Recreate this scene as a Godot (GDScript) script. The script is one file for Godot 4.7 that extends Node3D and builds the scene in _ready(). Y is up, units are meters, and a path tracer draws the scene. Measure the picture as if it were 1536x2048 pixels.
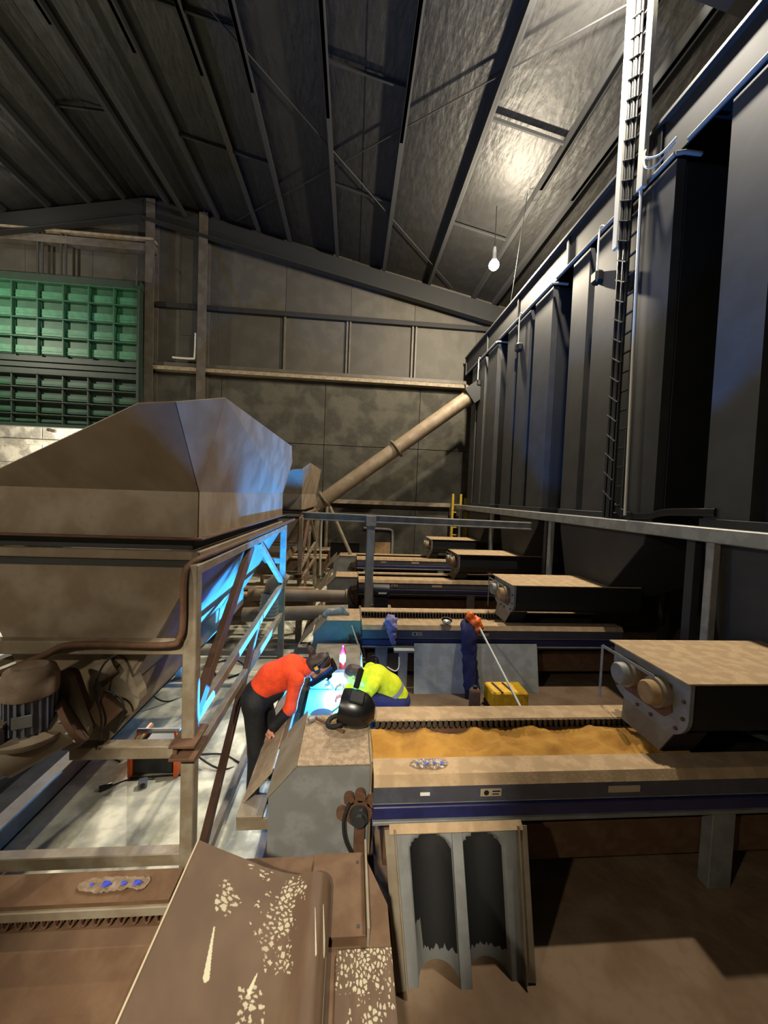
extends Node3D
# A feed mill hall: screw conveyors in rows, bins on the right, hoppers on the left, two people welding.

var org := Vector3.ZERO          # base of the thing being built; vertices are stored relative to it
var used := {}
var M := {}
var MINUS_X := Vector3(-1, 0, 0)

# ---------------------------------------------------------------- nodes
func numbered(n: String) -> String:
	if not used.has(n):
		used[n] = 0
		return n
	used[n] += 1
	return "%s_%03d" % [n, used[n]]

func tag(o, label := "", category := "", group := "", kind := "") -> void:
	if label: o.set_meta("label", label)
	if category: o.set_meta("category", category)
	if group: o.set_meta("group", group)
	if kind: o.set_meta("kind", kind)

func thing(called: String, at: Vector3, label: String, category: String, group := "") -> Node3D:
	var o := Node3D.new()
	o.name = numbered(called)
	add_child(o)
	o.position = at
	org = at
	tag(o, label, category, group)
	return o

func shell(called: String) -> Node3D:
	var o := Node3D.new()
	o.name = called
	add_child(o)
	org = Vector3.ZERO
	o.set_meta("kind", "structure")
	return o

func put(s: SurfaceTool, called: String, m: Material, parent: Node) -> MeshInstance3D:
	s.generate_normals()
	var o := MeshInstance3D.new()
	o.mesh = s.commit()
	o.material_override = m
	o.name = called
	parent.add_child(o, true)
	return o

func solo(s: SurfaceTool, called: String, m: Material, label: String, category: String, group := "", kind := "") -> MeshInstance3D:
	var o := put(s, numbered(called), m, self)
	o.position = org
	tag(o, label, category, group, kind)
	return o

func again(mesh: Mesh, called: String, m: Material, parent: Node, at: Vector3, b := Basis()) -> MeshInstance3D:
	var o := MeshInstance3D.new()
	o.mesh = mesh
	o.material_override = m
	o.name = called
	o.transform = Transform3D(b, at)
	parent.add_child(o, true)
	return o

func dup(root: Node3D, shift: Vector3, label: String, group := "") -> Node3D:
	var r: Node3D = root.duplicate()
	r.name = numbered(String(root.name))
	add_child(r)
	r.position = root.position + shift
	r.set_meta("label", label)
	if group: r.set_meta("group", group)
	return r

# ---------------------------------------------------------------- shapes
func S() -> SurfaceTool:
	var s := SurfaceTool.new()
	s.begin(Mesh.PRIMITIVE_TRIANGLES)
	s.set_smooth_group(-1)
	return s

func v(s: SurfaceTool, p: Vector3) -> void:
	s.add_vertex(p - org)

func tri(s: SurfaceTool, a: Vector3, b: Vector3, c: Vector3, inside: Vector3) -> void:
	if (b - a).cross(c - a).dot((a + b + c) / 3.0 - inside) > 0.0:
		v(s, a); v(s, c); v(s, b)
	else:
		v(s, a); v(s, b); v(s, c)

func quad(s: SurfaceTool, a: Vector3, b: Vector3, c: Vector3, d: Vector3, inside: Vector3) -> void:
	tri(s, a, b, c, inside)
	tri(s, a, c, d, inside)

# box with chamfered edges
func bx(s: SurfaceTool, c: Vector3, size: Vector3, bas := Basis(), bev := -1.0) -> void:
	var h := size / 2.0
	var e := bev
	if e < 0.0: e = minf(0.006, minf(h.x, minf(h.y, h.z)) * 0.3)
	var ax := [bas.x, bas.y, bas.z]
	if e <= 0.0005:
		for k in 3:
			for g in [-1.0, 1.0]:
				var u: Vector3 = ax[(k + 1) % 3] * h[(k + 1) % 3]
				var w: Vector3 = ax[(k + 2) % 3] * h[(k + 2) % 3]
				var n: Vector3 = ax[k] * h[k] * g
				quad(s, c + n + u + w, c + n + u - w, c + n - u - w, c + n - u + w, c)
		return
	for k in 3:
		var k1 := (k + 1) % 3
		var k2 := (k + 2) % 3
		for g in [-1.0, 1.0]:
			var u2: Vector3 = ax[k1] * (h[k1] - e)
			var w2: Vector3 = ax[k2] * (h[k2] - e)
			var n2: Vector3 = ax[k] * h[k] * g
			quad(s, c + n2 + u2 + w2, c + n2 + u2 - w2, c + n2 - u2 - w2, c + n2 - u2 + w2, c)
			for g2 in [-1.0, 1.0]:
				# edge between face k,g and face k1,g2
				var a1: Vector3 = ax[k] * h[k] * g + ax[k1] * (h[k1] - e) * g2
				var a2: Vector3 = ax[k] * (h[k] - e) * g + ax[k1] * h[k1] * g2
				quad(s, c + a1 + w2, c + a2 + w2, c + a2 - w2, c + a1 - w2, c)
	for gx in [-1.0, 1.0]:
		for gy in [-1.0, 1.0]:
			for gz in [-1.0, 1.0]:
				var px: Vector3 = ax[0] * h.x * gx + ax[1] * (h.y - e) * gy + ax[2] * (h.z - e) * gz
				var py: Vector3 = ax[0] * (h.x - e) * gx + ax[1] * h.y * gy + ax[2] * (h.z - e) * gz
				var pz: Vector3 = ax[0] * (h.x - e) * gx + ax[1] * (h.y - e) * gy + ax[2] * h.z * gz
				tri(s, c + px, c + py, c + pz, c)

# box given by its two corners
func bb(s: SurfaceTool, x0: float, x1: float, y0: float, y1: float, z0: float, z1: float, bev := -1.0) -> void:
	bx(s, Vector3((x0 + x1) / 2, (y0 + y1) / 2, (z0 + z1) / 2), Vector3(absf(x1 - x0), absf(y1 - y0), absf(z1 - z0)), Basis(), bev)

func frame_of(d: Vector3, up := Vector3.UP) -> Basis:
	var z := d.normalized()
	var u := up
	if absf(z.dot(u)) > 0.98: u = Vector3.RIGHT
	var x := u.cross(z).normalized()
	return Basis(x, z.cross(x), z)

# bar from a to b, w wide and h high
func bm(s: SurfaceTool, a: Vector3, b: Vector3, w: float, h: float, up := Vector3.UP) -> void:
	bx(s, (a + b) / 2, Vector3(w, h, a.distance_to(b)), frame_of(b - a, up))

# round bar, cone, disc
func cy(s: SurfaceTool, a: Vector3, b: Vector3, r0: float, r1 := -1.0, n := 16) -> void:
	if r1 < 0.0: r1 = r0
	var f := frame_of(b - a)
	var mid := (a + b) / 2
	for i in n:
		var t0 := TAU * i / n
		var t1 := TAU * (i + 1) / n
		var d0 := f.x * cos(t0) + f.y * sin(t0)
		var d1 := f.x * cos(t1) + f.y * sin(t1)
		s.set_smooth_group(0)
		quad(s, a + d0 * r0, a + d1 * r0, b + d1 * r1, b + d0 * r1, mid)
		s.set_smooth_group(-1)
		if r0 > 0.001: tri(s, a, a + d0 * r0, a + d1 * r0, mid)
		if r1 > 0.001: tri(s, b, b + d0 * r1, b + d1 * r1, mid)

# tube along points
func tb(s: SurfaceTool, pts: Array, r: float, n := 8) -> void:
	var rings := []
	for i in pts.size():
		var d: Vector3 = pts[mini(i + 1, pts.size() - 1)] - pts[maxi(i - 1, 0)]
		var f := frame_of(d)
		var ring := []
		for k in n:
			var t := TAU * k / n
			ring.append(pts[i] + (f.x * cos(t) + f.y * sin(t)) * r)
		rings.append(ring)
	s.set_smooth_group(0)
	for i in pts.size() - 1:
		var mid: Vector3 = (pts[i] + pts[i + 1]) / 2
		# pair the rings where their points lie nearest, as the frame may turn
		var off := 0
		var best := 1e9
		for k in n:
			var dd: float = rings[i][0].distance_to(rings[i + 1][k] - (pts[i + 1] - pts[i]))
			if dd < best:
				best = dd
				off = k
		for k in n:
			quad(s, rings[i][k], rings[i][(k + 1) % n], rings[i + 1][(k + 1 + off) % n], rings[i + 1][(k + off) % n], mid)
	s.set_smooth_group(-1)
	for q in [0, pts.size() - 1]:
		for k in n:
			tri(s, pts[q], rings[q][k], rings[q][(k + 1) % n], pts[1] if q == 0 else pts[pts.size() - 2])

func smooth(pts: Array, n := 6) -> Array:
	var c := Curve3D.new()
	for i in pts.size():
		var t: Vector3 = (pts[mini(i + 1, pts.size() - 1)] - pts[maxi(i - 1, 0)]) / 6.0
		c.add_point(pts[i], -t, t)
	var out := []
	for i in (pts.size() - 1) * n + 1:
		out.append(c.sample(mini(i / n, pts.size() - 2), float(i - mini(i / n, pts.size() - 2) * n) / n))
	return out

# plate: flat outline pushed along dir
func ex(s: SurfaceTool, pts: Array, dir: Vector3) -> void:
	var n := pts.size()
	var nor := Vector3.ZERO
	for i in n: nor += (pts[i] as Vector3).cross(pts[(i + 1) % n])
	nor = nor.normalized()
	var f := frame_of(nor)
	var flat := PackedVector2Array()
	for p in pts: flat.append(Vector2(f.x.dot(p), f.y.dot(p)))
	var ids := Geometry2D.triangulate_polygon(flat)
	var c0: Vector3 = pts[0]
	for i in range(0, ids.size(), 3):
		var a: Vector3 = pts[ids[i]]
		var b: Vector3 = pts[ids[i + 1]]
		var c: Vector3 = pts[ids[i + 2]]
		tri(s, a, b, c, a + dir)
		tri(s, a + dir, b + dir, c + dir, a)
	var turn := nor.dot(dir) > 0.0
	for i in n:
		var a: Vector3 = pts[i]
		var b: Vector3 = pts[(i + 1) % n]
		var out := (b - a).cross(nor)
		quad(s, a, b, b + dir, a + dir, (a + b) / 2 - out)

# thin plate centred on an outline
func plate(s: SurfaceTool, pts: Array, t: float) -> void:
	var nor := Vector3.ZERO
	var n := pts.size()
	for i in n: nor += (pts[i] as Vector3).cross(pts[(i + 1) % n])
	nor = nor.normalized() * t
	var q := []
	for p in pts: q.append(p - nor / 2)
	ex(s, q, nor)

# turned shape: profile of (radius, height) pairs about an axis from a along dir
func lathe(s: SurfaceTool, a: Vector3, dir: Vector3, prof: Array, n := 20) -> void:
	var f := frame_of(dir)
	for i in prof.size() - 1:
		var p: Vector2 = prof[i]
		var q: Vector2 = prof[i + 1]
		var cen: Vector3 = a + f.z * ((p.y + q.y) / 2)
		var flat := absf(q.y - p.y) < absf(q.x - p.x) * 0.3
		s.set_smooth_group(-1 if flat else 0)
		for k in n:
			var t0 := TAU * k / n
			var t1 := TAU * (k + 1) / n
			var d0 := f.x * cos(t0) + f.y * sin(t0)
			var d1 := f.x * cos(t1) + f.y * sin(t1)
			var ins: Vector3 = cen
			if flat: ins = cen - f.z * signf((q.x - p.x) * -1.0) * 0.1
			quad(s, a + d0 * p.x + f.z * p.y, a + d1 * p.x + f.z * p.y, a + d1 * q.x + f.z * q.y, a + d0 * q.x + f.z * q.y, ins)
	s.set_smooth_group(-1)

# bumpy sheet over a grid: fn(u, w) gives a point
func grid(s: SurfaceTool, nu: int, nw: int, fn: Callable, uv := false) -> void:
	var g := []
	for i in nu + 1:
		var row := []
		for j in nw + 1: row.append(fn.call(float(i) / nu, float(j) / nw))
		g.append(row)
	s.set_smooth_group(0)
	for i in nu:
		for j in nw:
			var id := [[i, j], [i + 1, j], [i + 1, j + 1], [i, j], [i + 1, j + 1], [i, j + 1]]
			for q in id:
				if uv: s.set_uv(Vector2(float(q[0]) / nu, float(q[1]) / nw))
				v(s, g[q[0]][q[1]])
	s.set_smooth_group(-1)

# closed skin around tapered capsules [a, ra, b, rb], joined smoothly (surface nets)
func skin(s: SurfaceTool, bones: Array, cell: float, k: float) -> void:
	var lo := Vector3(1e9, 1e9, 1e9)
	var hi := -lo
	for b in bones:
		for e in [[b[0], b[1]], [b[2], b[3]]]:
			var r: Vector3 = Vector3.ONE * (e[1] + cell * 2.5 + k * 0.5)
			lo = lo.min(e[0] - r)
			hi = hi.max(e[0] + r)
	var nx := int((hi.x - lo.x) / cell) + 2
	var ny := int((hi.y - lo.y) / cell) + 2
	var nz := int((hi.z - lo.z) / cell) + 2
	var f := PackedFloat32Array()
	f.resize(nx * ny * nz)
	f.fill(9.0)
	for b in bones:
		var a: Vector3 = b[0]
		var ab: Vector3 = b[2] - b[0]
		var ra: float = b[1]
		var dr: float = b[3] - b[1]
		var l2 := maxf(ab.length_squared(), 1e-9)
		var m := maxf(b[1], b[3]) + cell * 2.0 + k * 0.5
		var p0: Vector3 = (a.min(b[2]) - Vector3.ONE * m - lo) / cell
		var p1: Vector3 = (a.max(b[2]) + Vector3.ONE * m - lo) / cell
		for x in range(maxi(0, int(p0.x)), mini(nx - 1, int(p1.x) + 1) + 1):
			for y in range(maxi(0, int(p0.y)), mini(ny - 1, int(p1.y) + 1) + 1):
				var at := (x * ny + y) * nz
				for z in range(maxi(0, int(p0.z)), mini(nz - 1, int(p1.z) + 1) + 1):
					var q := lo + Vector3(x, y, z) * cell - a
					var t := clampf(q.dot(ab) / l2, 0.0, 1.0)
					var d := (q - ab * t).length() - ra - dr * t
					var o := f[at + z]
					var h := maxf(k - absf(d - o), 0.0)
					f[at + z] = minf(d, o) - h * h * 0.25 / maxf(k, 1e-6)
	var idx := {}
	var pos := {}
	var off := [[0, 0, 0], [1, 0, 0], [0, 1, 0], [1, 1, 0], [0, 0, 1], [1, 0, 1], [0, 1, 1], [1, 1, 1]]
	var edges := [[0, 1], [2, 3], [4, 5], [6, 7], [0, 2], [1, 3], [4, 6], [5, 7], [0, 4], [1, 5], [2, 6], [3, 7]]
	for x in nx - 1:
		for y in ny - 1:
			for z in nz - 1:
				var i0 := (x * ny + y) * nz + z
				if f[i0] > cell * 3.0: continue
				var val := [f[i0], f[i0 + ny * nz], f[i0 + nz], f[i0 + ny * nz + nz], f[i0 + 1], f[i0 + ny * nz + 1], f[i0 + nz + 1], f[i0 + ny * nz + nz + 1]]
				var neg := 0
				for w in val:
					if w < 0.0: neg += 1
				if neg == 0 or neg == 8: continue
				var sum := Vector3.ZERO
				var cnt := 0
				for e in edges:
					var a0: float = val[e[0]]
					var a1: float = val[e[1]]
					if (a0 < 0.0) != (a1 < 0.0):
						var t := a0 / (a0 - a1)
						var c0 := Vector3(off[e[0]][0], off[e[0]][1], off[e[0]][2])
						var c1 := Vector3(off[e[1]][0], off[e[1]][1], off[e[1]][2])
						sum += c0.lerp(c1, t)
						cnt += 1
				pos[i0] = lo + (Vector3(x, y, z) + sum / cnt) * cell
	s.set_smooth_group(0)
	var sx := ny * nz
	var sy := nz
	for i in pos:
		# the three edges that leave the far corner's near side: each gives one quad with the cells before it
		for ax in 3:
			var st: int = [sx, sy, 1][ax]
			var u: int = [sy, 1, sx][ax]
			var w: int = [1, sx, sy][ax]
			var f0 := f[i]
			var f1 := f[i + st]
			if (f0 < 0.0) == (f1 < 0.0): continue
			if not (pos.has(i - u) and pos.has(i - w) and pos.has(i - u - w)): continue
			var a: Vector3 = pos[i]
			var b: Vector3 = pos[i - u]
			var c: Vector3 = pos[i - u - w]
			var d: Vector3 = pos[i - w]
			if f0 < 0.0:
				v(s, a); v(s, c); v(s, b); v(s, a); v(s, d); v(s, c)
			else:
				v(s, a); v(s, b); v(s, c); v(s, a); v(s, c); v(s, d)
	s.set_smooth_group(-1)

# ---------------------------------------------------------------- materials
func noise(sd: int, freq: float, oct := 4, kind := FastNoiseLite.TYPE_SIMPLEX_SMOOTH) -> FastNoiseLite:
	var n := FastNoiseLite.new()
	n.seed = sd
	n.frequency = freq
	n.noise_type = kind
	n.fractal_octaves = oct
	return n

# tileable picture of a mixture of two colours by noise
func blot(sd: int, freq: float, a: Color, b: Color, c: Color, lo: float, hi: float, size := 256) -> ImageTexture:
	var g := noise(sd, freq, 5).get_seamless_image(size, size)
	var g2 := noise(sd + 7, freq * 6.0, 3).get_seamless_image(size, size)
	var out := Image.create(size, size, false, Image.FORMAT_RGB8)
	for y in size:
		for x in size:
			var t := smoothstep(lo, hi, g.get_pixel(x, y).r)
			var w := g2.get_pixel(x, y).r
			var col := a.lerp(b, t)
			col = col.lerp(c, clampf((w - 0.55) * 2.2, 0.0, 0.6))
			out.set_pixel(x, y, col)
	out.generate_mipmaps()
	return ImageTexture.create_from_image(out)

func bump(sd: int, freq: float, strength: float, oct := 4, size := 512, stretch := Vector2.ONE) -> ImageTexture:
	var n := noise(sd, freq, oct)
	var g := n.get_seamless_image(int(size * stretch.x), int(size * stretch.y))
	g.resize(size, size)
	g.convert(Image.FORMAT_RGBA8)
	g.bump_map_to_normal_map(strength)
	g.generate_mipmaps()
	return ImageTexture.create_from_image(g)

func mk(called: String, col: Color, rough: float, metal := 0.0, tex: Texture2D = null, tile := 1.0, nrm: Texture2D = null, depth := 1.0) -> StandardMaterial3D:
	var m := StandardMaterial3D.new()
	m.albedo_color = col
	m.roughness = rough
	m.metallic = metal
	m.uv1_triplanar = true
	m.uv1_world_triplanar = true
	m.uv1_scale = Vector3.ONE / tile
	if tex: m.albedo_texture = tex
	if nrm:
		m.normal_enabled = true
		m.normal_texture = nrm
		m.normal_scale = depth
	m.cull_mode = BaseMaterial3D.CULL_DISABLED
	M[called] = m
	return m

func make_materials() -> void:
	var W := Color.WHITE
	var wear := blot(3, 0.012, Color(0.90, 0.895, 0.885), Color(1, 1, 1), Color(0.92, 0.9, 0.87), 0.35, 0.7)
	var dusty := blot(11, 0.010, Color(0.87, 0.83, 0.78), Color(1, 1, 1), Color(0.94, 0.9, 0.84), 0.3, 0.75)
	var conc := blot(21, 0.008, Color(0.74, 0.74, 0.72), Color(1, 1, 0.98), Color(0.9, 0.89, 0.85), 0.3, 0.72, 512)
	var smear := blot(31, 0.014, Color(0.50, 0.42, 0.33), Color(0.58, 0.50, 0.40), Color(0.74, 0.69, 0.60), 0.3, 0.75, 512)
	var fine := bump(41, 0.05, 3.0, 4)
	var rough_n := bump(43, 0.02, 5.0, 5)
	var foil_n := bump(47, 0.018, 10.0, 4, 512, Vector2(1.0, 0.35))
	var cloth_n := bump(53, 0.02, 8.0, 3)
	mk("floor", Color(0.85, 0.84, 0.77), 0.75, 0.0, conc, 2.6, rough_n, 0.25)
	mk("floor_brown", Color(0.47, 0.385, 0.295), 0.9, 0.0, dusty, 1.8, rough_n, 0.3)
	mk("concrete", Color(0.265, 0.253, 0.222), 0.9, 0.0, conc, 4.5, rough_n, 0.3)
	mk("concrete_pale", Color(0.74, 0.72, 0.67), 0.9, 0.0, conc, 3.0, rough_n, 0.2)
	mk("cladding", Color(0.235, 0.22, 0.188), 0.7, 0.0, wear, 3.0)
	mk("cladding_b", Color(0.215, 0.198, 0.17), 0.7, 0.0, wear, 3.3)
	mk("steel_dark", Color(0.16, 0.16, 0.155), 0.6, 0.0, wear, 1.3)
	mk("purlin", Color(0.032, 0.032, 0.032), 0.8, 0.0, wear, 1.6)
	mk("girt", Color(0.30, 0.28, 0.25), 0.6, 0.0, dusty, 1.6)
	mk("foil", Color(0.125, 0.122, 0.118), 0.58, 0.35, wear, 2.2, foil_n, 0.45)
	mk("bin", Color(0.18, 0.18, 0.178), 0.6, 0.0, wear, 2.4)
	mk("bin_dark", Color(0.085, 0.086, 0.09), 0.6, 0.0, wear, 2.4)  # dark copy of the bin grey; on shells and ends it paints in shade
	mk("fascia", Color(0.075, 0.073, 0.07), 0.7, 0.0, wear, 2.0)
	mk("grey", Color(0.47, 0.475, 0.465), 0.5, 0.0, wear, 1.1)
	mk("grey_dusty", Color(0.50, 0.46, 0.39), 0.7, 0.0, dusty, 0.9)
	mk("galv", Color(0.54, 0.545, 0.535), 0.5, 0.2, wear, 1.0)
	mk("pale_steel", Color(0.66, 0.68, 0.66), 0.5, 0.0, wear, 0.9)
	mk("frame", Color(0.50, 0.46, 0.39), 0.6, 0.0, dusty, 0.7)
	mk("rusty", Color(0.36, 0.25, 0.17), 0.8, 0.0, dusty, 0.5, fine, 0.4)
	mk("hopper", Color(0.52, 0.465, 0.39), 0.6, 0.0, dusty, 1.4)
	mk("blue", Color(0.155, 0.16, 0.33), 0.45, 0.0, wear, 0.9)
	mk("slate", Color(0.29, 0.295, 0.33), 0.5, 0.0, wear, 0.9)
	mk("dust", Color(0.66, 0.56, 0.43), 0.95, 0.0, wear, 0.6, fine, 0.5)
	mk("sand", Color(0.65, 0.48, 0.19), 0.95, 0.0, blot(61, 0.012, Color(0.90, 0.86, 0.80), W, Color(0.98, 0.95, 0.85), 0.3, 0.7), 0.9, fine, 0.35)
	mk("smear", W, 0.85, 0.0, smear, 0.55, fine, 0.3)
	mk("brown", Color(0.37, 0.275, 0.185), 0.75, 0.0, dusty, 0.6)
	mk("black", Color(0.03, 0.03, 0.033), 0.45)
	mk("rubber", Color(0.045, 0.043, 0.04), 0.8)
	mk("helmet", Color(0.05, 0.05, 0.053), 0.32)
	mk("orange", Color(0.90, 0.27, 0.06), 0.85, 0.0, wear, 0.35, cloth_n, 0.6)
	mk("yellow", Color(0.82, 0.86, 0.06), 0.8, 0.0, wear, 0.35, cloth_n, 0.6)
	mk("reflect", Color(0.55, 0.56, 0.57), 0.4, 0.2)
	mk("trouser", Color(0.035, 0.036, 0.042), 0.8, 0.0, null, 0.4, cloth_n, 0.6)
	mk("denim", Color(0.13, 0.15, 0.33), 0.9, 0.0, wear, 0.25, cloth_n, 0.6)
	mk("rag", Color(0.55, 0.53, 0.70), 0.9, 0.0, wear, 0.2, cloth_n, 0.7)
	mk("rag_grey", Color(0.60, 0.62, 0.58), 0.9, 0.0, wear, 0.2, cloth_n, 0.7)
	mk("skin", Color(0.72, 0.50, 0.40), 0.55)
	mk("hair", Color(0.20, 0.13, 0.08), 0.6, 0.0, wear, 0.1)
	mk("red", Color(0.72, 0.07, 0.08), 0.3)
	mk("white", Color(0.86, 0.85, 0.82), 0.6)
	mk("label", Color(0.66, 0.60, 0.50), 0.6)
	mk("yellow_paint", Color(0.86, 0.66, 0.06), 0.5, 0.0, wear, 0.4)
	mk("ladder_yellow", Color(0.72, 0.60, 0.16), 0.5, 0.0, wear, 0.6)
	mk("orange_plastic", Color(0.85, 0.36, 0.06), 0.45)
	mk("charcoal", Color(0.09, 0.09, 0.10), 0.5)
	mk("motor", Color(0.45, 0.47, 0.53), 0.5, 0.0, wear, 0.4)
	mk("cowl", Color(0.56, 0.49, 0.42), 0.7, 0.0, dusty, 0.3)
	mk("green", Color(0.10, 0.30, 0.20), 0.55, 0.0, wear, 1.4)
	mk("green_lit", Color(0.20, 0.44, 0.32), 0.55, 0.0, wear, 1.1)  # paler copy of the door green, painted as the lit part
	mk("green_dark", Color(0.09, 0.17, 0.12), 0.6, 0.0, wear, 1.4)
	mk("conduit", Color(0.72, 0.71, 0.66), 0.4, 0.1)
	mk("card", Color(0.60, 0.49, 0.34), 0.9, 0.0, wear, 0.6)
	mk("cable", Color(0.035, 0.035, 0.035), 0.6)
	mk("film", Color(0.50, 0.44, 0.38), 0.35, 0.0, dusty, 0.2)
	mk("blue_print", Color(0.16, 0.22, 0.62), 0.5)
	var lamp := mk("lamp_glow", Color(1, 1, 0.95), 0.4)
	lamp.emission_enabled = true
	lamp.emission = Color(1.0, 0.97, 0.86)
	lamp.emission_energy_multiplier = 14.0
	var tube := mk("tube_glow", Color(1, 1, 1), 0.4)
	tube.emission_enabled = true
	tube.emission = Color(1.0, 0.98, 0.94)
	tube.emission_energy_multiplier = 1.5
	var arc := mk("arc_glow", Color(0.8, 0.93, 1.0), 0.4)
	arc.emission_enabled = true
	arc.emission = Color(0.62, 0.86, 1.0)
	arc.emission_energy_multiplier = 40.0

# ---------------------------------------------------------------- scene
func _ready() -> void:
	# --- camera
	var cam := Camera3D.new()
	cam.name = "camera"
	cam.position = Vector3(0, 3.05, 0)
	cam.rotation_degrees = Vector3(-2.34, -4.8, 2.2)
	cam.fov = 106.1
	cam.near = 0.05
	cam.far = 200.0
	add_child(cam)
	cam.current = true
	# --- environment: a closed hall at night, no daylight
	var we := WorldEnvironment.new()
	we.name = "environment"
	var env := Environment.new()
	env.background_mode = Environment.BG_COLOR
	env.background_color = Color(0.01, 0.01, 0.012)
	env.tonemap_mode = Environment.TONE_MAPPER_LINEAR
	env.tonemap_exposure = 1.0
	env.sdfgi_enabled = true
	env.ssao_enabled = true
	env.ssil_enabled = true
	we.environment = env
	add_child(we)
	make_materials()
	# --- lamps seen and out of view (each with its fitting) and the welding arc
	high_bay("high_bay_lamp", Vector3(3.8, 9.9, -11.0), 11.38, 80.0, Color(1.0, 0.94, 0.83), "lit white high bay lamp hanging under the roof near the grey bins")
	high_bay("high_bay_lamp", Vector3(3.4, 11.0, -5.75), 11.45, 66.0, Color(1.0, 0.96, 0.89), "unseen high bay lamp above the conveyor with yellow feed in it")  # out of view above, placed to light the near conveyors
	high_bay("high_bay_lamp", Vector3(-13.4, 8.8, -11.6), 12.7, 30.0, Color(1.0, 0.96, 0.88), "unseen high bay lamp out of view beside the green door")  # out of view at the left, placed to light the green door
	high_bay("high_bay_lamp", Vector3(-9.3, 4.7, -17.1), 9.9, 170.0, Color(1.0, 0.96, 0.91), "unseen lamp lighting the pale concrete room behind the green door")  # hidden from view, placed to light the room under the raised door
	tube_lamp(Vector3(-11.9, 12.55, -13.6))
	flood(Vector3(-0.9, 7.4, 4.4), Vector3(-0.25, 0.75, -3.0), 120.0)  # unseen source, beam narrowed to light the near head box
	high_bay("high_bay_lamp", Vector3(-4.3, 5.3, 1.9), 12.9, 13.0, Color(1.0, 0.95, 0.86), "unseen high bay lamp behind the viewer, lighting the hopper front")  # out of view, placed to light the hopper front and gear motor
	arc_light(Vector3(-0.13, 0.58, -4.76), 74.0)
	# --- the hall
	build_floor()
	build_back_wall()
	build_other_walls()
	build_ceiling()
	build_door()
	# --- large things
	build_bins()
	build_bin_frame()
	build_conveyors()
	build_augers()
	build_hoppers()
	build_portal()
	build_pipe_auger()
	build_left_machines()
	build_foreground()
	build_wall_items()
	# --- people and small things
	build_welder()
	build_helper()
	build_small()

func high_bay(called: String, p: Vector3, roof_y: float, energy: float, col: Color, label: String) -> void:
	var t := thing(called, p, label, "lamp")
	var s := S()
	lathe(s, p, Vector3.UP, [Vector2(0.0, -0.02), Vector2(0.085, -0.02), Vector2(0.09, 0.0), Vector2(0.06, 0.06), Vector2(0.055, 0.24), Vector2(0.04, 0.36), Vector2(0.0, 0.37)], 20)
	put(s, "housing", M.galv, t)
	s = S()
	lathe(s, p - Vector3(0, 0.24, 0), Vector3.UP, [Vector2(0.0, -0.04), Vector2(0.08, -0.02), Vector2(0.135, 0.04), Vector2(0.15, 0.10), Vector2(0.125, 0.17), Vector2(0.07, 0.215), Vector2(0.0, 0.218)], 20)
	put(s, "lamp_bulb", M.lamp_glow, t)
	s = S()
	cy(s, p + Vector3(0, 0.35, 0), Vector3(p.x, roof_y, p.z), 0.012, -1.0, 8)
	put(s, "suspension_cable", M.cable, t)
	var l := OmniLight3D.new()
	l.name = "lamp_light"
	l.light_color = col
	l.light_energy = energy
	l.light_size = 0.12
	l.omni_range = 60.0
	l.omni_attenuation = 2.0
	l.shadow_enabled = true
	t.add_child(l)
	l.position = Vector3(0, -0.12, 0)

func tube_lamp(p: Vector3) -> void:
	var t := thing("tube_lamp", p, "short lit tube lamp under the dark roof above the green door", "lamp")
	var s := S()
	bb(s, p.x - 0.42, p.x + 0.42, p.y + 0.03, p.y + 0.09, p.z - 0.05, p.z + 0.05)
	put(s, "housing", M.steel_dark, t)
	s = S()
	cy(s, p - Vector3(0.38, 0, 0), p + Vector3(0.38, 0, 0), 0.022, -1.0, 10)
	put(s, "lamp_tube", M.tube_glow, t)
	s = S()
	cy(s, p + Vector3(0, 0.09, 0), Vector3(p.x, 13.05, p.z), 0.01, -1.0, 6)
	put(s, "suspension_cable", M.cable, t)
	var l := OmniLight3D.new()
	l.name = "lamp_light"
	l.light_color = Color(1.0, 0.97, 0.92)
	l.light_energy = 1.2
	l.light_size = 0.05
	l.omni_range = 60.0
	l.omni_attenuation = 2.0
	l.shadow_enabled = true
	t.add_child(l)
	l.position = Vector3(0, -0.08, 0)

func flood(p: Vector3, to: Vector3, energy: float) -> void:
	var t := thing("unseen_floodlight", p, "unseen flood lamp behind the viewer, aimed to light the near head box", "lamp")
	var d := (to - p).normalized()
	var f := frame_of(d)
	var s := S()
	bx(s, p - d * 0.07, Vector3(0.36, 0.28, 0.12), f)
	put(s, "housing", M.charcoal, t)
	s = S()
	bx(s, p - d * 0.004, Vector3(0.30, 0.22, 0.012), f)
	put(s, "lamp_lens", M.lamp_glow, t)
	s = S()
	bm(s, p - d * 0.12, Vector3(p.x, p.y + 0.3, 6.9), 0.05, 0.05)
	put(s, "bracket", M.steel_dark, t)
	var l := SpotLight3D.new()
	l.name = "lamp_light"
	l.light_color = Color(1.0, 0.96, 0.88)
	l.light_energy = energy
	l.spot_angle = 9.5
	l.spot_angle_attenuation = 0.6
	l.spot_range = 60.0
	l.spot_attenuation = 2.0
	l.light_size = 0.12
	l.shadow_enabled = true
	t.add_child(l)
	l.look_at_from_position(p + d * 0.03, to)

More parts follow.
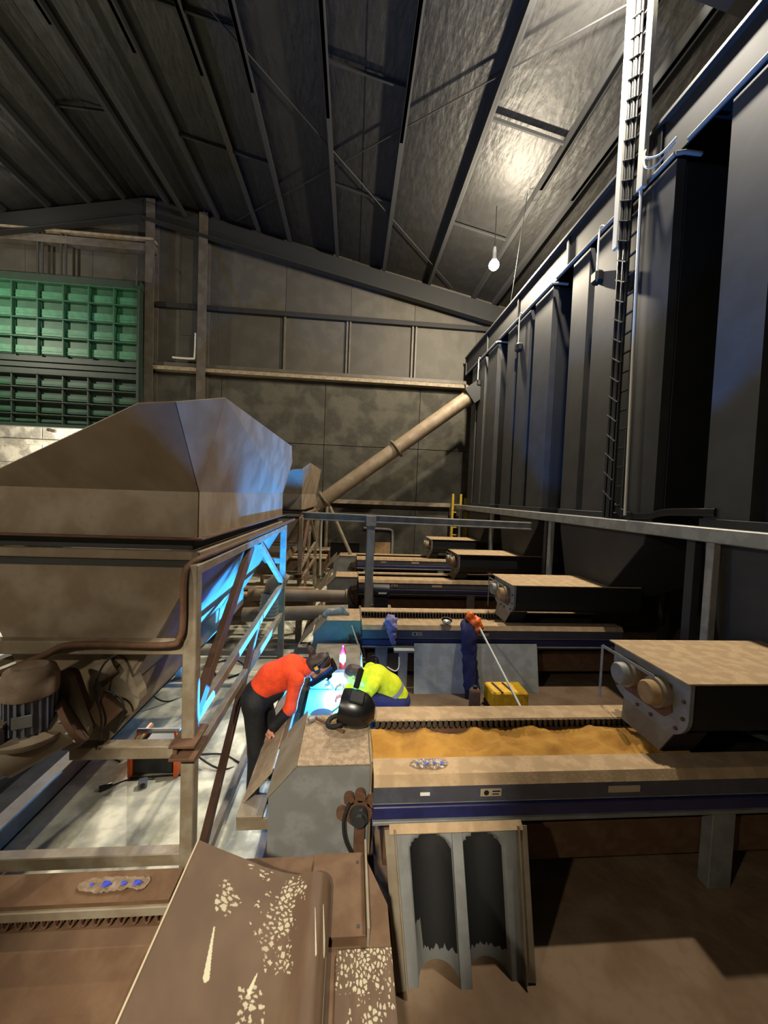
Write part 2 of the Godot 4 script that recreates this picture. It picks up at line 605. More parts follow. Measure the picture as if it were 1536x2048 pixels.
func arc_light(p: Vector3, energy: float) -> void:
	var t := thing("welding_arc", p, "bright blue-white welding arc between the two people", "arc")
	var s := S()
	lathe(s, p - Vector3(0, 0.014, 0), Vector3.UP, [Vector2(0.0, 0.0), Vector2(0.010, 0.005), Vector2(0.014, 0.014), Vector2(0.010, 0.023), Vector2(0.0, 0.028)], 12)
	put(s, "arc_flame", M.arc_glow, t)
	var l := OmniLight3D.new()
	l.name = "arc_light"
	l.light_color = Color(0.16, 0.56, 1.0)
	l.light_energy = energy
	l.light_size = 0.012
	l.omni_range = 40.0
	l.omni_attenuation = 2.0
	l.shadow_enabled = true
	t.add_child(l)

func build_floor() -> void:
	var t := shell("floor")
	var s := S()
	bb(s, -17.0, -0.62, -0.25, 0.0, 7.0, -22.0, 0.0)
	put(s, "concrete_slab", M.floor, t)
	s = S()
	bb(s, -0.62, 8.4, -0.25, 0.0, 7.0, -22.0, 0.0)
	put(s, "dusty_slab", M.floor_brown, t)
	# low raised kerb along the conveyor heads where the welder stands
	s = S()
	bb(s, -0.70, -0.60, 0.0, 0.03, -1.6, -14.4)
	put(s, "edge_strip", M.frame, t)

func build_back_wall() -> void:
	var t := shell("wall_back")
	var z := -15.6
	# concrete lower wall as cast panels with open joints
	var xs := [-7.7, -5.2, -1.2, 2.6, 5.6, 8.4]
	var ys := [0.0, 2.55, 5.0, 7.46]
	for i in xs.size() - 1:
		for j in ys.size() - 1:
			var s := S()
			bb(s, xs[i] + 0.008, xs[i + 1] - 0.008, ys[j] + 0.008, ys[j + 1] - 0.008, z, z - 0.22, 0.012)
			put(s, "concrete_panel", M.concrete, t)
	# cladding sheets above
	var cx := [-7.7, -5.4, -2.83, -0.30, 2.25, 4.8, 8.4]
	for i in cx.size() - 1:
		for j in 2:
			var s := S()
			var y0 := 7.46 if j == 0 else 9.93
			var y1 := 9.92 if j == 0 else 13.9
			bb(s, cx[i] + 0.004, cx[i + 1] - 0.004, y0, y1, z + (0.02 if i % 2 == 0 else 0.0), z - 0.1, 0.004)
			put(s, "cladding_sheet", M.cladding if (i + j) % 2 == 0 else M.cladding_b, t)
	for i in 4:
		var s := S()
		bb(s, -17.0 + i * 2.35, -17.0 + (i + 1) * 2.35 - 0.01, 10.3, 14.2, z - 0.02, z - 0.14, 0.004)
		put(s, "cladding_sheet", M.cladding, t)
	var s2 := S()
	bb(s2, -17.0, -14.2, 0.0, 10.3, z, z - 0.2)
	put(s2, "concrete_panel", M.concrete, t)
	# girts and columns
	s2 = S()
	bb(s2, -7.6, 5.4, 9.84, 10.02, z + 0.02, z + 0.2)
	put(s2, "girt", M.purlin, t)
	s2 = S()
	bb(s2, -7.6, 5.4, 7.66, 7.80, z + 0.02, z + 0.22)
	put(s2, "girt", M.girt, t)
	s2 = S()
	bb(s2, -7.6, 5.4, 7.48, 7.62, z + 0.02, z + 0.34)
	put(s2, "girt", M.grey_dusty, t)
	for x in [-2.83, -0.42, -0.30, 2.18, 2.32]:
		s2 = S()
		bb(s2, x - 0.035, x + 0.035, 7.8, 9.84, z + 0.02, z + 0.12)
		put(s2, "mullion", M.girt, t)
	for x in [-7.72, -5.84]:
		s2 = S()
		bb(s2, x - 0.16, x + 0.16, 0.0, 13.6 if x < -6.0 else 13.3, z + 0.36, z + 0.38)
		bb(s2, x - 0.012, x + 0.012, 0.0, 13.4, z + 0.06, z + 0.36)
		bb(s2, x - 0.16, x + 0.16, 0.0, 13.4, z + 0.03, z + 0.05)
		put(s2, "column", M.girt, t)
	# pipe bracket and pale patch sheets between the two columns
	s2 = S()
	bb(s2, -6.75, -6.1, 8.9, 12.6, z + 0.03, z + 0.05)
	put(s2, "patch_sheet", M.cladding, t)
	s2 = S()
	tb(s2, smooth([Vector3(-6.9, 7.95, z + 0.3), Vector3(-6.2, 7.95, z + 0.3), Vector3(-6.1, 8.05, z + 0.3), Vector3(-6.08, 8.9, z + 0.3)], 4), 0.04)
	put(s2, "conduit", M.conduit, t)
	s2 = S()
	bb(s2, -8.0, -7.86, 0.0, 10.5, z + 0.32, z - 0.3)
	put(s2, "jamb", M.steel_dark, t)
	# beams over the door
	s2 = S()
	bb(s2, -14.2, -7.6, 11.75, 12.02, z + 0.06, z + 0.34)
	put(s2, "lintel_beam", M.girt, t)
	s2 = S()
	bb(s2, -14.2, -7.6, 12.12, 12.2, z + 0.06, z + 0.4)
	put(s2, "lintel_beam", M.frame, t)
	for x in [-11.55, -10.75]:
		for d in [-0.08, 0.08]:
			s2 = S()
			cy(s2, Vector3(x + d, 10.3, z + 0.3), Vector3(x + d, 12.1, z + 0.3), 0.04, -1.0, 10)
			put(s2, "strut", M.steel_dark, t)

func build_other_walls() -> void:
	var t := shell("wall_right")
	var s := S()
	bb(s, 8.4, 8.65, 0.0, 10.8, 7.0, -22.0, 0.0)
	put(s, "cladding_sheet", M.bin_dark, t)
	t = shell("wall_left")
	s = S()
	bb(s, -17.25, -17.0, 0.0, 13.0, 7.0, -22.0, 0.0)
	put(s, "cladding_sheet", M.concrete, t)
	t = shell("wall_front")
	s = S()
	bb(s, -17.25, 8.65, 0.0, 14.4, 7.0, 7.2, 0.0)
	put(s, "cladding_sheet", M.cladding, t)
	# room behind the raised door: pale concrete seen below the door
	t = shell("wall_far")
	var ys := [0.0, 3.95, 4.95, 6.4, 10.0]
	var xs := [-17.0, -13.95, -10.4, -7.4, -5.0]
	for i in xs.size() - 1:
		for j in ys.size() - 1:
			s = S()
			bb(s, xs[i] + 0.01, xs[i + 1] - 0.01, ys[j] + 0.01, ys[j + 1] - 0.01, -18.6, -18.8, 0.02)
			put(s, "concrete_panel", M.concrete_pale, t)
	s = S()
	bb(s, -17.0, -5.0, 4.75, 4.98, -18.58, -18.42)
	put(s, "ledge", M.concrete_pale, t)
	for y in [1.0, 3.4, 4.1, 5.4]:
		s = S()
		cy(s, Vector3(-13.4, y, -18.6), Vector3(-13.4, y, -18.5), 0.07, -1.0, 10)
		put(s, "bolt", M.girt, t)
	s = S()
	bb(s, -17.0, -4.8, 9.9, 10.1, -15.75, -18.8)
	put(s, "soffit", M.concrete, t)
	s = S()
	bb(s, -5.0, -4.8, 0.0, 9.9, -15.85, -18.8)
	put(s, "side_wall", M.concrete, t)

func roof_y(x: float) -> float:
	return 12.2 - 0.21 * x if x > -8.0 else 15.56 + 0.21 * x

func build_ceiling() -> void:
	var t := shell("ceiling")
	# foil-faced insulation in lengths between the rafters, edges lapped
	var xs := [-17.2, -13.6, -10.8, -8.0, -5.4, -2.7, 0.0, 2.7, 5.4, 8.6]
	var zs := [7.2, -5.4, -15.75]
	for i in xs.size() - 1:
		for j in 2:
			var s := S()
			var lap := 0.012 if i % 2 == 0 else 0.0
			var a := Vector3(xs[i] - 0.02, roof_y(xs[i]) - lap, zs[j])
			var b := Vector3(xs[i + 1], roof_y(xs[i + 1]) - lap, zs[j])
			if xs[i + 1] == -8.0: b.y = roof_y(-7.999) - lap
			if xs[i] == -8.0: a.y = roof_y(-7.999) - lap
			ex(s, [a, b, b + Vector3(0, 0.15, 0), a + Vector3(0, 0.15, 0)], Vector3(0, 0, zs[j + 1] - zs[j]))
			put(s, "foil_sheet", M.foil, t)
	for x in [5.36, 4.52, 2.7, 0.9, -0.9, -2.7, -3.86, -5.37, -7.2, -8.7, -9.9, -11.3, -12.8, -14.6]:
		var s := S()
		var y := roof_y(x) - 0.13
		bb(s, x - 0.045, x + 0.045, y - 0.12, y + 0.12, 6.9, -15.4)
		bb(s, x - 0.045, x + 0.08, y - 0.12, y - 0.10, 6.9, -15.4)
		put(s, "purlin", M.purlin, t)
	var s1 := S()
	cy(s1, Vector3(-6.5, 13.1, 6.9), Vector3(-6.5, 13.1, -15.2), 0.09, -1.0, 10)
	put(s1, "sprinkler_pipe", M.purlin, t)
	# bridging between purlins
	for z in [-8.7, -12.0, -2.0, 1.3]:
		for p in [[4.52, 2.7], [0.9, -0.9], [-2.7, -3.86], [-3.86, -5.37], [-7.2, -8.7], [-9.9, -11.3]]:
			var s := S()
			bm(s, Vector3(p[0], roof_y(p[0]) - 0.09, z), Vector3(p[1], roof_y(p[1]) - 0.09, z), 0.06, 0.07)
			put(s, "bridging", M.purlin, t)
	# rafters of the portal frames
	for z in [-15.3, -5.35, 4.6]:
		for g in [[8.4, -7.99], [-8.01, -17.0]]:
			var s := S()
			var a := Vector3(g[0], roof_y(g[0]) - 0.30, z)
			var b := Vector3(g[1], roof_y(g[1]) - 0.30, z)
			var up := Vector3(0, 1, 0)
			ex(s, [a + up * 0.04, b + up * 0.04, b - up * 0.72, a - up * 0.72], Vector3(0, 0, 0.05))
			ex(s, [a - up * 0.72, b - up * 0.72, b - up * 0.76, a - up * 0.76], Vector3(0, 0, 0.28))
			put(s, "rafter", M.purlin, t)
	# tension rods under the roof
	for g in [[Vector3(4.75, 11.1, -5.7), Vector3(-4.6, 13.05, -15.1)], [Vector3(-6.0, 13.3, -5.7), Vector3(3.6, 11.3, -15.1)]]:
		var s := S()
		cy(s, g[0] + Vector3(0, -0.03, 0), g[1] + Vector3(0, -0.03, 0), 0.016, -1.0, 8)
		put(s, "brace_rod", M.purlin, t)

func build_door() -> void:
	var t := shell("door_1")
	var z := -15.15
	var x1 := -7.98
	var w := 0.86
	var cols := 7
	# header box and two leaves of ribbed panels
	var s := S()
	bb(s, x1 - cols * w - 0.3, x1 + 0.08, 10.22, 10.48, z + 0.16, z - 0.6)
	put(s, "header_box", M.green_dark, t)
	s = S()
	bb(s, x1 - cols * w - 0.3, x1 + 0.04, 5.1, 10.3, z - 0.05, z - 0.08)
	put(s, "door_skin", M.green_dark, t)
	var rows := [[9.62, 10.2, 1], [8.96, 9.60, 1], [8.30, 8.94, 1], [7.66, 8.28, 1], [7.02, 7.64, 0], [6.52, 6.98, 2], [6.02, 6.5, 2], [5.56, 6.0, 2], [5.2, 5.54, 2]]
	for r in rows:
		var y0: float = r[0]
		var y1: float = r[1]
		var kind: int = r[2]
		if kind == 0:
			for q in 3:
				s = S()
				bb(s, x1 - cols * w - 0.3, x1, y0 + q * 0.21, y0 + q * 0.21 + 0.17, z + 0.02, z - 0.04)
				put(s, "slat", M.green_dark, t)
			continue
		for c in cols:
			var xa := x1 - (c + 1) * w
			s = S()
			bb(s, xa + 0.05, xa + w - 0.03, y0 + 0.02, y1 - 0.04, z, z - 0.03)
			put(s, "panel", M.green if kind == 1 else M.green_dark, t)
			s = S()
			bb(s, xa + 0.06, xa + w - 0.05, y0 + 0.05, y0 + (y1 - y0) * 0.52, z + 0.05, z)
			put(s, "lit_half", M.green_lit if kind == 1 else M.green, t)  # lower half coloured paler as if lit, upper half left darker
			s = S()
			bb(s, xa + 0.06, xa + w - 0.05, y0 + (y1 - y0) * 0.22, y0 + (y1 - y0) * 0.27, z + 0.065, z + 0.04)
			put(s, "lit_half_rib", M.green_lit if kind == 1 else M.green, t)
			s = S()
			bb(s, xa - 0.02, xa + 0.03, y0, y1 + 0.03, z + 0.16, z)
			put(s, "stile", M.green if kind == 1 else M.green_dark, t)
		s = S()
		bb(s, x1 - cols * w - 0.3, x1, y1 - 0.04, y1 + 0.0, z + 0.2, z)
		put(s, "rail", M.green if kind == 1 else M.green_dark, t)
	s = S()
	bb(s, x1 - cols * w - 0.3, x1 + 0.02, 5.08, 5.2, z + 0.2, z - 0.06)
	put(s, "bottom_rail", M.green_dark, t)
	s = S()
	bb(s, x1 - 0.03, x1 + 0.05, 5.08, 10.3, z + 0.2, z)
	put(s, "side_rail", M.green_dark, t)
	s = S()
	tb(s, [Vector3(x1 - 0.06, 10.3, z + 0.2), Vector3(x1 - 0.02, 10.95, z + 0.2), Vector3(x1 + 0.2, 10.75, z + 0.2)], 0.025, 6)
	put(s, "lifting_arm", M.steel_dark, t)

# ---------------------------------------------------------------- bins on the right
func build_bins() -> void:
	var X := 4.3
	var where := ["nearest the conveyor holding yellow feed", "between the cable riser and the yellow feed", "with two others each side of it", "at the back wall end of the row"]
	var names := ["grey steel storage bin beside the bare column pair, first of the row", "grey steel storage bin behind the vertical cable riser", "grey steel storage bin next after the cable riser bin towards the back wall", "grey steel storage bin at the back wall end of the row"]
	var proto: Node3D = null
	for k in 4:
		var zn := -1.9 - 3.27 * k
		if proto:
			dup(proto, Vector3(0, 0, -3.27 * k), names[k], "grey storage bins along the right wall")
			continue
		var t := thing("storage_bin", Vector3(5.8, 2.9, zn - 1.25), names[k], "bin", "grey storage bins along the right wall")
		proto = t
		var zf := zn - 2.48
		var s := S()
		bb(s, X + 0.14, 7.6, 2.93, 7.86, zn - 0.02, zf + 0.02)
		put(s, "shell", M.bin_dark, t)  # darker grey paints in the shade of the recesses between panels
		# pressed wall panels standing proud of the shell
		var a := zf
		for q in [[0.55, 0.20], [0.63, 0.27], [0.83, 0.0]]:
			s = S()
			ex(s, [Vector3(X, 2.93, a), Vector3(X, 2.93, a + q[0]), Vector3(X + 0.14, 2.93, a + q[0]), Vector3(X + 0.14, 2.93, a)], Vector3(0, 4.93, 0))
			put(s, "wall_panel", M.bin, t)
			a += q[0] + q[1]
		s = S()
		bb(s, X + 0.16, 7.58, 2.93, 7.8, zn, zn - 0.03)
		put(s, "end_panel", M.bin_dark, t)  # darker grey paints in shade on the face towards the viewer
		s = S()
		cy(s, Vector3(X - 0.05, 7.9, zn + 0.02), Vector3(X - 0.05, 7.9, zf - 0.55), 0.03, -1.0, 10)
		tb(s, [Vector3(X - 0.05, 7.9, zn + 0.02), Vector3(X + 0.06, 7.9, zn + 0.06), Vector3(X + 0.3, 7.9, zn + 0.06)], 0.03, 8)
		put(s, "top_pipe", M.grey, t)
		s = S()
		bb(s, X - 0.04, 7.5, 2.83, 2.93, zn + 0.02, zf - 0.02)
		put(s, "base_flange", M.bin_dark, t)
		# sensor with its drop conduit
		s = S()
		tb(s, smooth([Vector3(X - 0.05, 7.88, zf + 1.05), Vector3(X - 0.09, 7.95, zf + 1.0), Vector3(X - 0.1, 7.85, zf + 0.95), Vector3(X - 0.1, 7.2, zf + 0.95)], 4), 0.014, 6)
		put(s, "sensor_conduit", M.conduit, t)
		s = S()
		bx(s, Vector3(X - 0.07, 7.1, zf + 0.92), Vector3(0.16, 0.22, 0.2), Basis(), 0.04)
		put(s, "level_sensor", M.black, t)
		# outlet cone: upright on the aisle side, narrowing from the other three
		var zc := (zn + zf) / 2 - 0.35
		var top := [Vector3(X + 0.02, 2.83, zn - 0.1), Vector3(X + 0.02, 2.83, zf + 0.02), Vector3(7.4, 2.83, zf + 0.02), Vector3(7.4, 2.83, zn - 0.1)]
		var mid := [Vector3(X + 0.02, 2.5, zn - 0.16), Vector3(X + 0.02, 2.5, zf + 0.05), Vector3(7.3, 2.5, zf + 0.05), Vector3(7.3, 2.5, zn - 0.16)]
		var bot := [Vector3(X + 0.06, 1.5, zc + 0.5), Vector3(X + 0.06, 1.5, zc - 0.62), Vector3(5.3, 1.5, zc - 0.62), Vector3(5.3, 1.5, zc + 0.5)]
		for i in 4:
			var j := (i + 1) % 4
			s = S()
			plate(s, [top[i], top[j], mid[j], mid[i]], 0.02)
			put(s, "cone_skirt", M.bin, t)
			s = S()
			plate(s, [mid[i], mid[j], bot[j], bot[i]], 0.02)
			put(s, "cone_plate", M.bin, t)
	# walkway fascia above the bins
	var t2 := thing("fascia_beam", Vector3(4.4, 7.9, -6.6), "long grey steel fascia above the tops of the bins", "fascia")
	var z := -15.2
	while z < 1.5:
		var s := S()
		bb(s, 4.34, 4.37, 7.97, 8.62, z + 0.01, z + 2.4)
		put(s, "fascia_plate", M.fascia, t2)
		s = S()
		bb(s, 4.30, 4.34, 7.97, 8.6, z - 0.04, z + 0.04)
		put(s, "stiffener", M.bin_dark, t2)
		z += 2.42
	var s3 := S()
	bb(s3, 4.26, 4.40, 8.60, 8.66, -15.2, 1.8)
	put(s3, "top_rail", M.bin, t2)
	s3 = S()
	bb(s3, 4.37, 7.9, 8.5, 8.6, -15.2, 1.8)
	put(s3, "walkway_deck", M.bin_dark, t2)
	s3 = S()
	ex(s3, [Vector3(4.3, 8.6, -15.2), Vector3(4.3, 8.1, -15.2), Vector3(4.42, 7.97, -15.2), Vector3(4.8, 7.97, -15.2), Vector3(4.8, 8.6, -15.2)], Vector3(0, 0, -0.03))
	put(s3, "end_plate", M.bin_dark, t2)
	# cable riser in front of the bins
	var r := thing("cable_riser", Vector3(4.15, 2.85, -5.8), "tall vertical cable ladder with white conduit in front of the bins", "cable ladder")
	for g in [[-6.05, 0.028], [-5.98, 0.022], [-5.93, 0.03], [-5.86, 0.02]]:
		s3 = S()
		cy(s3, Vector3(4.16, 2.85, g[0]), Vector3(4.16, 11.2, g[0]), g[1], -1.0, 8)
		put(s3, "cable", M.black, r)
	s3 = S()
	for g in [-6.12, -5.72]:
		bb(s3, 4.2, 4.24, 2.85, 11.25, g - 0.02, g + 0.02)
	put(s3, "ladder_rail", M.steel_dark, r)
	var rung := S()
	org = Vector3.ZERO
	bb(rung, -0.02, 0.02, -0.012, 0.012, -0.2, 0.2)
	rung.generate_normals()
	var rm := rung.commit()
	for i in 27:
		again(rm, "rung", M.steel_dark, r, Vector3(0.05, 0.2 + i * 0.3, -0.12))
	# ties round the cable bundle
	var tie := S()
	bb(tie, -0.035, 0.03, -0.008, 0.008, -0.14, 0.13)
	tie.generate_normals()
	var tm := tie.commit()
	for i in 26:
		again(tm, "cable_tie", M.black, r, Vector3(0.0, 0.35 + i * 0.31, -0.15), Basis(Vector3.RIGHT, 0.6))
	org = r.position
	s3 = S()
	bb(s3, 4.09, 4.15, 7.2, 11.3, -6.16, -6.06)
	put(s3, "white_conduit", M.conduit, r)
	s3 = S()
	bb(s3, 4.08, 4.16, 7.75, 11.3, -5.66, -5.54)
	put(s3, "white_conduit", M.conduit, r)
	s3 = S()
	cy(s3, Vector3(4.12, 2.9, -5.5), Vector3(4.12, 7.8, -5.6), 0.022, -1.0, 8)
	put(s3, "white_conduit", M.conduit, r)
	s3 = S()
	tb(s3, smooth([Vector3(4.1, 8.2, -5.55), Vector3(4.05, 7.95, -5.45), Vector3(4.1, 7.85, -5.3), Vector3(4.2, 8.0, -5.1)], 5), 0.014, 6)
	tb(s3, smooth([Vector3(4.1, 8.25, -5.53), Vector3(4.02, 8.05, -5.42), Vector3(4.1, 7.95, -5.25), Vector3(4.2, 8.05, -5.08)], 5), 0.014, 6)
	put(s3, "cable_loop", M.conduit, r)
	# loose cables along the beam below
	org = Vector3(4.25, 2.83, -5.2)
	s3 = S()
	for i in 4:
		tb(s3, smooth([Vector3(4.2, 3.0 + 0.03 * i, -5.9), Vector3(4.22, 2.87 + 0.025 * i, -5.6), Vector3(4.25, 2.88 + 0.02 * i, -5.2), Vector3(4.27, 2.95 + 0.02 * i, -4.9), Vector3(4.27, 2.98 + 0.02 * i, -4.2)], 5), 0.022, 6)
	solo(s3, "cable_bundle", M.black, "bundle of black cables lying on the beam at the foot of the cable riser", "cables")

func build_bin_frame() -> void:
	var t := thing("bin_support_frame", Vector3(4.2, 0, -7.0), "grey steel frame of beam and columns carrying the bins", "frame")
	var s := S()
	bb(s, 4.12, 4.28, 2.66, 2.83, 1.5, -15.4, 0.012)
	put(s, "beam", M.galv, t)
	for z in [-4.12, -7.76, -11.2, -14.6, -0.6]:
		s = S()
		bb(s, 4.15, 4.24, 0.0, 2.66, z - 0.05, z + 0.05)
		put(s, "column", M.galv, t)
		s = S()
		bb(s, 4.62, 4.80, 0.0, 2.66, z - 0.07, z + 0.09)
		put(s, "column", M.bin, t)
		s = S()
		bb(s, 4.25, 4.36, 0.0, 2.66, z - 0.42, z - 0.30)
		put(s, "column", M.bin, t)
	s = S()
	bb(s, 6.9, 7.05, 2.66, 2.83, 1.5, -15.4)
	put(s, "beam", M.bin, t)
	for z in [-1.0, -4.6, -7.9, -11.2, -14.6]:
		s = S()
		bb(s, 6.9, 7.05, 0.0, 2.66, z - 0.07, z + 0.07)
		put(s, "column", M.bin, t)

# ---------------------------------------------------------------- screw conveyors
func build_conveyors() -> void:
	var lab := ["blue and grey screw conveyor with its trough full of yellow feed", "blue and grey screw conveyor with rags and trousers hung over its edge", "blue and grey screw conveyor behind the upright of the grey cross beam", "blue and grey screw conveyor next to the concrete back wall"]
	for k in 4:
		var o := -3.3 * k
		var t := thing("screw_conveyor", Vector3(1.9, 0, -3.2 + o), lab[k], "conveyor", "screw conveyors in a row")
		# trough and rims
		var x0 := 0.23
		var x1 := 4.6
		var s := S()
		bb(s, x0, x1, 0.56, 0.60, -2.85 + o, -3.56 + o)
		bb(s, x0, x1, 0.58, 0.985, -3.54 + o, -3.58 + o)
		bb(s, x0, x1, 0.58, 0.975, -2.86 + o, -2.82 + o)
		put(s, "trough", M.steel_dark, t)
		s = S()
		ex(s, [Vector3(x0, 0.985, -2.93 + o), Vector3(x0, 1.0, -2.92 + o), Vector3(x0, 1.0, -2.74 + o), Vector3(x0, 0.935, -2.70 + o), Vector3(x0, 0.925, -2.715 + o), Vector3(x0, 0.975, -2.76 + o)], Vector3(x1 - x0, 0, 0))
		put(s, "front_rim", M.dust, t)
		s = S()
		ex(s, [Vector3(x0, 1.0, -3.41 + o), Vector3(x0, 1.015, -3.42 + o), Vector3(x0, 1.015, -3.63 + o), Vector3(x0, 0.94, -3.67 + o), Vector3(x0, 0.93, -3.65 + o), Vector3(x0, 0.99, -3.61 + o)], Vector3(x1 - x0, 0, 0))
		put(s, "back_rim", M.dust, t)
		s = S()
		bb(s, x0, x1, 0.80, 0.925, -2.715 + o, -2.75 + o)
		put(s, "side_panel", M.slate, t)
		s = S()
		bb(s, x0, x1, 0.68, 0.775, -2.71 + o, -2.75 + o)
		put(s, "side_panel", M.blue, t)
		s = S()
		bb(s, x0, x1, 0.78, 0.797, -2.73 + o, -2.84 + o)
		bb(s, x0, x1, 0.645, 0.672, -2.70 + o, -2.84 + o)
		put(s, "stiffener", M.grey, t)
		s = S()
		bb(s, x0, x1, 0.10, 0.95, -3.62 + o, -3.65 + o)
		put(s, "back_panel", M.slate, t)  # lower part added to keep arc light off the floor in front
		s = S()
		bb(s, x0 + 0.1, x1, 0.20, 0.50, -2.84 + o, -3.5 + o)
		put(s, "return_trough", M.brown, t)
		for lx in [0.55, 3.05]:
			s = S()
			bb(s, lx - 0.1, lx + 0.1, 0.0, 0.66, -2.73 + o, -2.83 + o)
			put(s, "leg", M.grey, t)
			s = S()
			bb(s, lx - 0.1, lx + 0.1, 0.0, 0.66, -3.5 + o, -3.6 + o)
			put(s, "leg", M.grey, t)
		# screw flights showing above the fill along the back edge
		if k == 0:
			var f := S()
			var keep := org
			org = Vector3.ZERO
			var prof := []
			for i in 9:
				var a := PI + PI * i / 8.0
				prof.append(Vector3(0.021 * cos(a), 0.034 * sin(a), 0))
			prof.append(Vector3(0.021, 0.03, 0))
			prof.append(Vector3(-0.021, 0.03, 0))
			ex(f, prof, Vector3(0.012, 0.0, -0.02))
			f.generate_normals()
			var fm := f.commit()
			org = keep
			for i in 46:
				again(fm, "flight", M.girt, t, Vector3(0.30 + i * 0.053, 0.975, -3.405 + o) - org, Basis(Vector3.UP, 0.35))
			s = S()
			cy(s, Vector3(0.25, 0.86, -3.48 + o), Vector3(2.8, 0.86, -3.48 + o), 0.045, -1.0, 10)
			put(s, "shaft", M.rusty, t)
		elif k == 1:
			s = S()
			var i := 0.28
			while i < 2.75:
				bb(s, i, i + 0.022, 0.90, 0.99, -3.39 + o, -3.44 + o, 0.0)
				i += 0.053
			var fl := put(s, "flights", M.girt, t)
			fl.set_meta("kind", "stuff")
			s = S()
			bb(s, x0, 2.8, 0.78, 0.90, -2.87 + o, -3.53 + o)
			put(s, "residue", M.dust, t)
		else:
			s = S()
			ex(s, [Vector3(x0, 0.92, -2.95 + o), Vector3(x0, 0.97, -3.08 + o), Vector3(x0, 0.97, -3.28 + o), Vector3(x0, 0.92, -3.4 + o)], Vector3(2.6, 0, 0))
			put(s, "lid", M.dust, t)
		# stickers on the side
		for g in [[1.13, 0.10, 0.055, M.label], [0.62, 0.045, 0.022, M.white], [2.2, 0.16, 0.05, M.label]]:
			var gx: float = g[0]
			if k > 0 and gx < 0.7: continue
			s = S()
			bb(s, gx - g[1] / 1.0, gx + g[1] / 1.0 * 0.6, 0.87 - g[2] / 2, 0.87 + g[2] / 2, -2.707 + o, -2.713 + o, 0.0)
			var st := put(s, "sticker", g[3], t)
			if gx > 1.0 and gx < 2.0:
				s = S()
				cy(s, Vector3(gx - 0.055, 0.87, -2.7055 + o), Vector3(gx - 0.055, 0.87, -2.708 + o), 0.02, -1.0, 12)
				bb(s, gx - 0.01, gx + 0.05, 0.875, 0.885, -2.7055 + o, -2.708 + o, 0.0)
				bb(s, gx - 0.01, gx + 0.04, 0.855, 0.863, -2.7055 + o, -2.708 + o, 0.0)
				put(s, "pictogram", M.charcoal, st)
		# head box
		s = S()
		ex(s, [Vector3(-0.54, 0.29, -2.81 + o), Vector3(0.205, 0.29, -2.81 + o), Vector3(0.205, 1.035, -2.81 + o), Vector3(-0.33, 1.035, -2.81 + o), Vector3(-0.54, 0.80, -2.81 + o)], Vector3(0, 0, -0.62))
		var hb := put(s, "head_box", M.grey, t)
		s = S()
		bb(s, -0.335, 0.215, 1.036, 1.048, -2.795 + o, -3.44 + o)
		put(s, "lid", M.smear if k == 0 else M.dust, hb)
		s = S()
		ex(s, [Vector3(-0.34, 1.046, -2.80 + o), Vector3(-0.335, 1.036, -2.80 + o), Vector3(-0.545, 0.80, -2.80 + o), Vector3(-0.555, 0.805, -2.80 + o)], Vector3(0, 0, -0.72))
		put(s, "slope_plate", M.grey_dusty, hb)
		s = S()
		bb(s, 0.206, 0.222, 0.27, 1.07, -2.79 + o, -3.46 + o)
		put(s, "end_flange", M.grey_dusty, hb)
		s = S()
		bb(s, -0.58, 0.26, 0.26, 0.288, -2.62 + o, -3.5 + o)
		put(s, "base_plate", M.brown, t)
		for g in [[-0.5, -2.88], [0.18, -2.88], [-0.5, -3.4], [0.18, -3.4]]:
			s = S()
			bb(s, g[0] - 0.04, g[0] + 0.04, 0.0, 0.26, g[1] - 0.04 + o, g[1] + 0.04 + o)
			put(s, "foot", M.frame, t)
		# apron below the slope, steel inspection chute
		s = S()
		plate(s, [Vector3(-0.57, 0.80, -3.06 + o), Vector3(-0.79, 0.55, -3.06 + o), Vector3(-0.79, 0.55, -4.75 + o), Vector3(-0.57, 0.80, -4.75 + o)], 0.012)
		put(s, "apron", M.smear if k == 0 else M.grey_dusty, t)
		s = S()
		plate(s, [Vector3(-0.50, 0.86, -3.40 + o), Vector3(-0.70, 0.63, -3.40 + o), Vector3(-0.70, 0.63, -4.75 + o), Vector3(-0.50, 0.86, -4.75 + o)], 0.02)  # apron and chute lengthened to keep arc light off the left floor
		put(s, "chute_plate", M.grey_dusty, t)
		s = S()
		bb(s, -0.80, -0.60, 0.53, 0.56, -2.92 + o, -3.14 + o)
		bb(s, -0.80, -0.56, 0.44, 0.53, -2.93 + o, -2.95 + o)
		put(s, "tray", M.grey_dusty, t)
		# tail bearing with hose
		var c := Vector3(0.13, 0.70, -2.80 + o)
		s = S()
		cy(s, c, c + Vector3(0, 0, 0.10), 0.075, 0.065, 16)
		cy(s, c + Vector3(0, 0, 0.10), c + Vector3(0, 0, 0.13), 0.045, -1.0, 14)
		put(s, "bearing", M.steel_dark, t)
		s = S()
		cy(s, c, c + Vector3(0, 0, 0.05), 0.1, -1.0, 16)
		for a in [0.7, 1.5, 2.2, 3.2]:
			cy(s, c + Vector3(cos(a) * 0.125, sin(a) * 0.125, 0.0), c + Vector3(cos(a) * 0.125, sin(a) * 0.125, 0.05), 0.04, -1.0, 10)
		bb(s, c.x - 0.03, c.x + 0.05, c.y - 0.34, c.y - 0.06, -2.80 + o, -2.75 + o)
		put(s, "bearing_flange", M.rusty, t)
		s = S()
		tb(s, smooth([c + Vector3(-0.07, 0.1, 0.07), c + Vector3(-0.11, 0.0, 0.1), c + Vector3(-0.09, -0.14, 0.12), c + Vector3(-0.01, -0.28, 0.12), c + Vector3(0.08, -0.36, 0.1)], 5), 0.012, 8)
		put(s, "hose", M.rubber, t)
	# feed in the first trough
	org = Vector3(1.5, 0.95, -3.28)
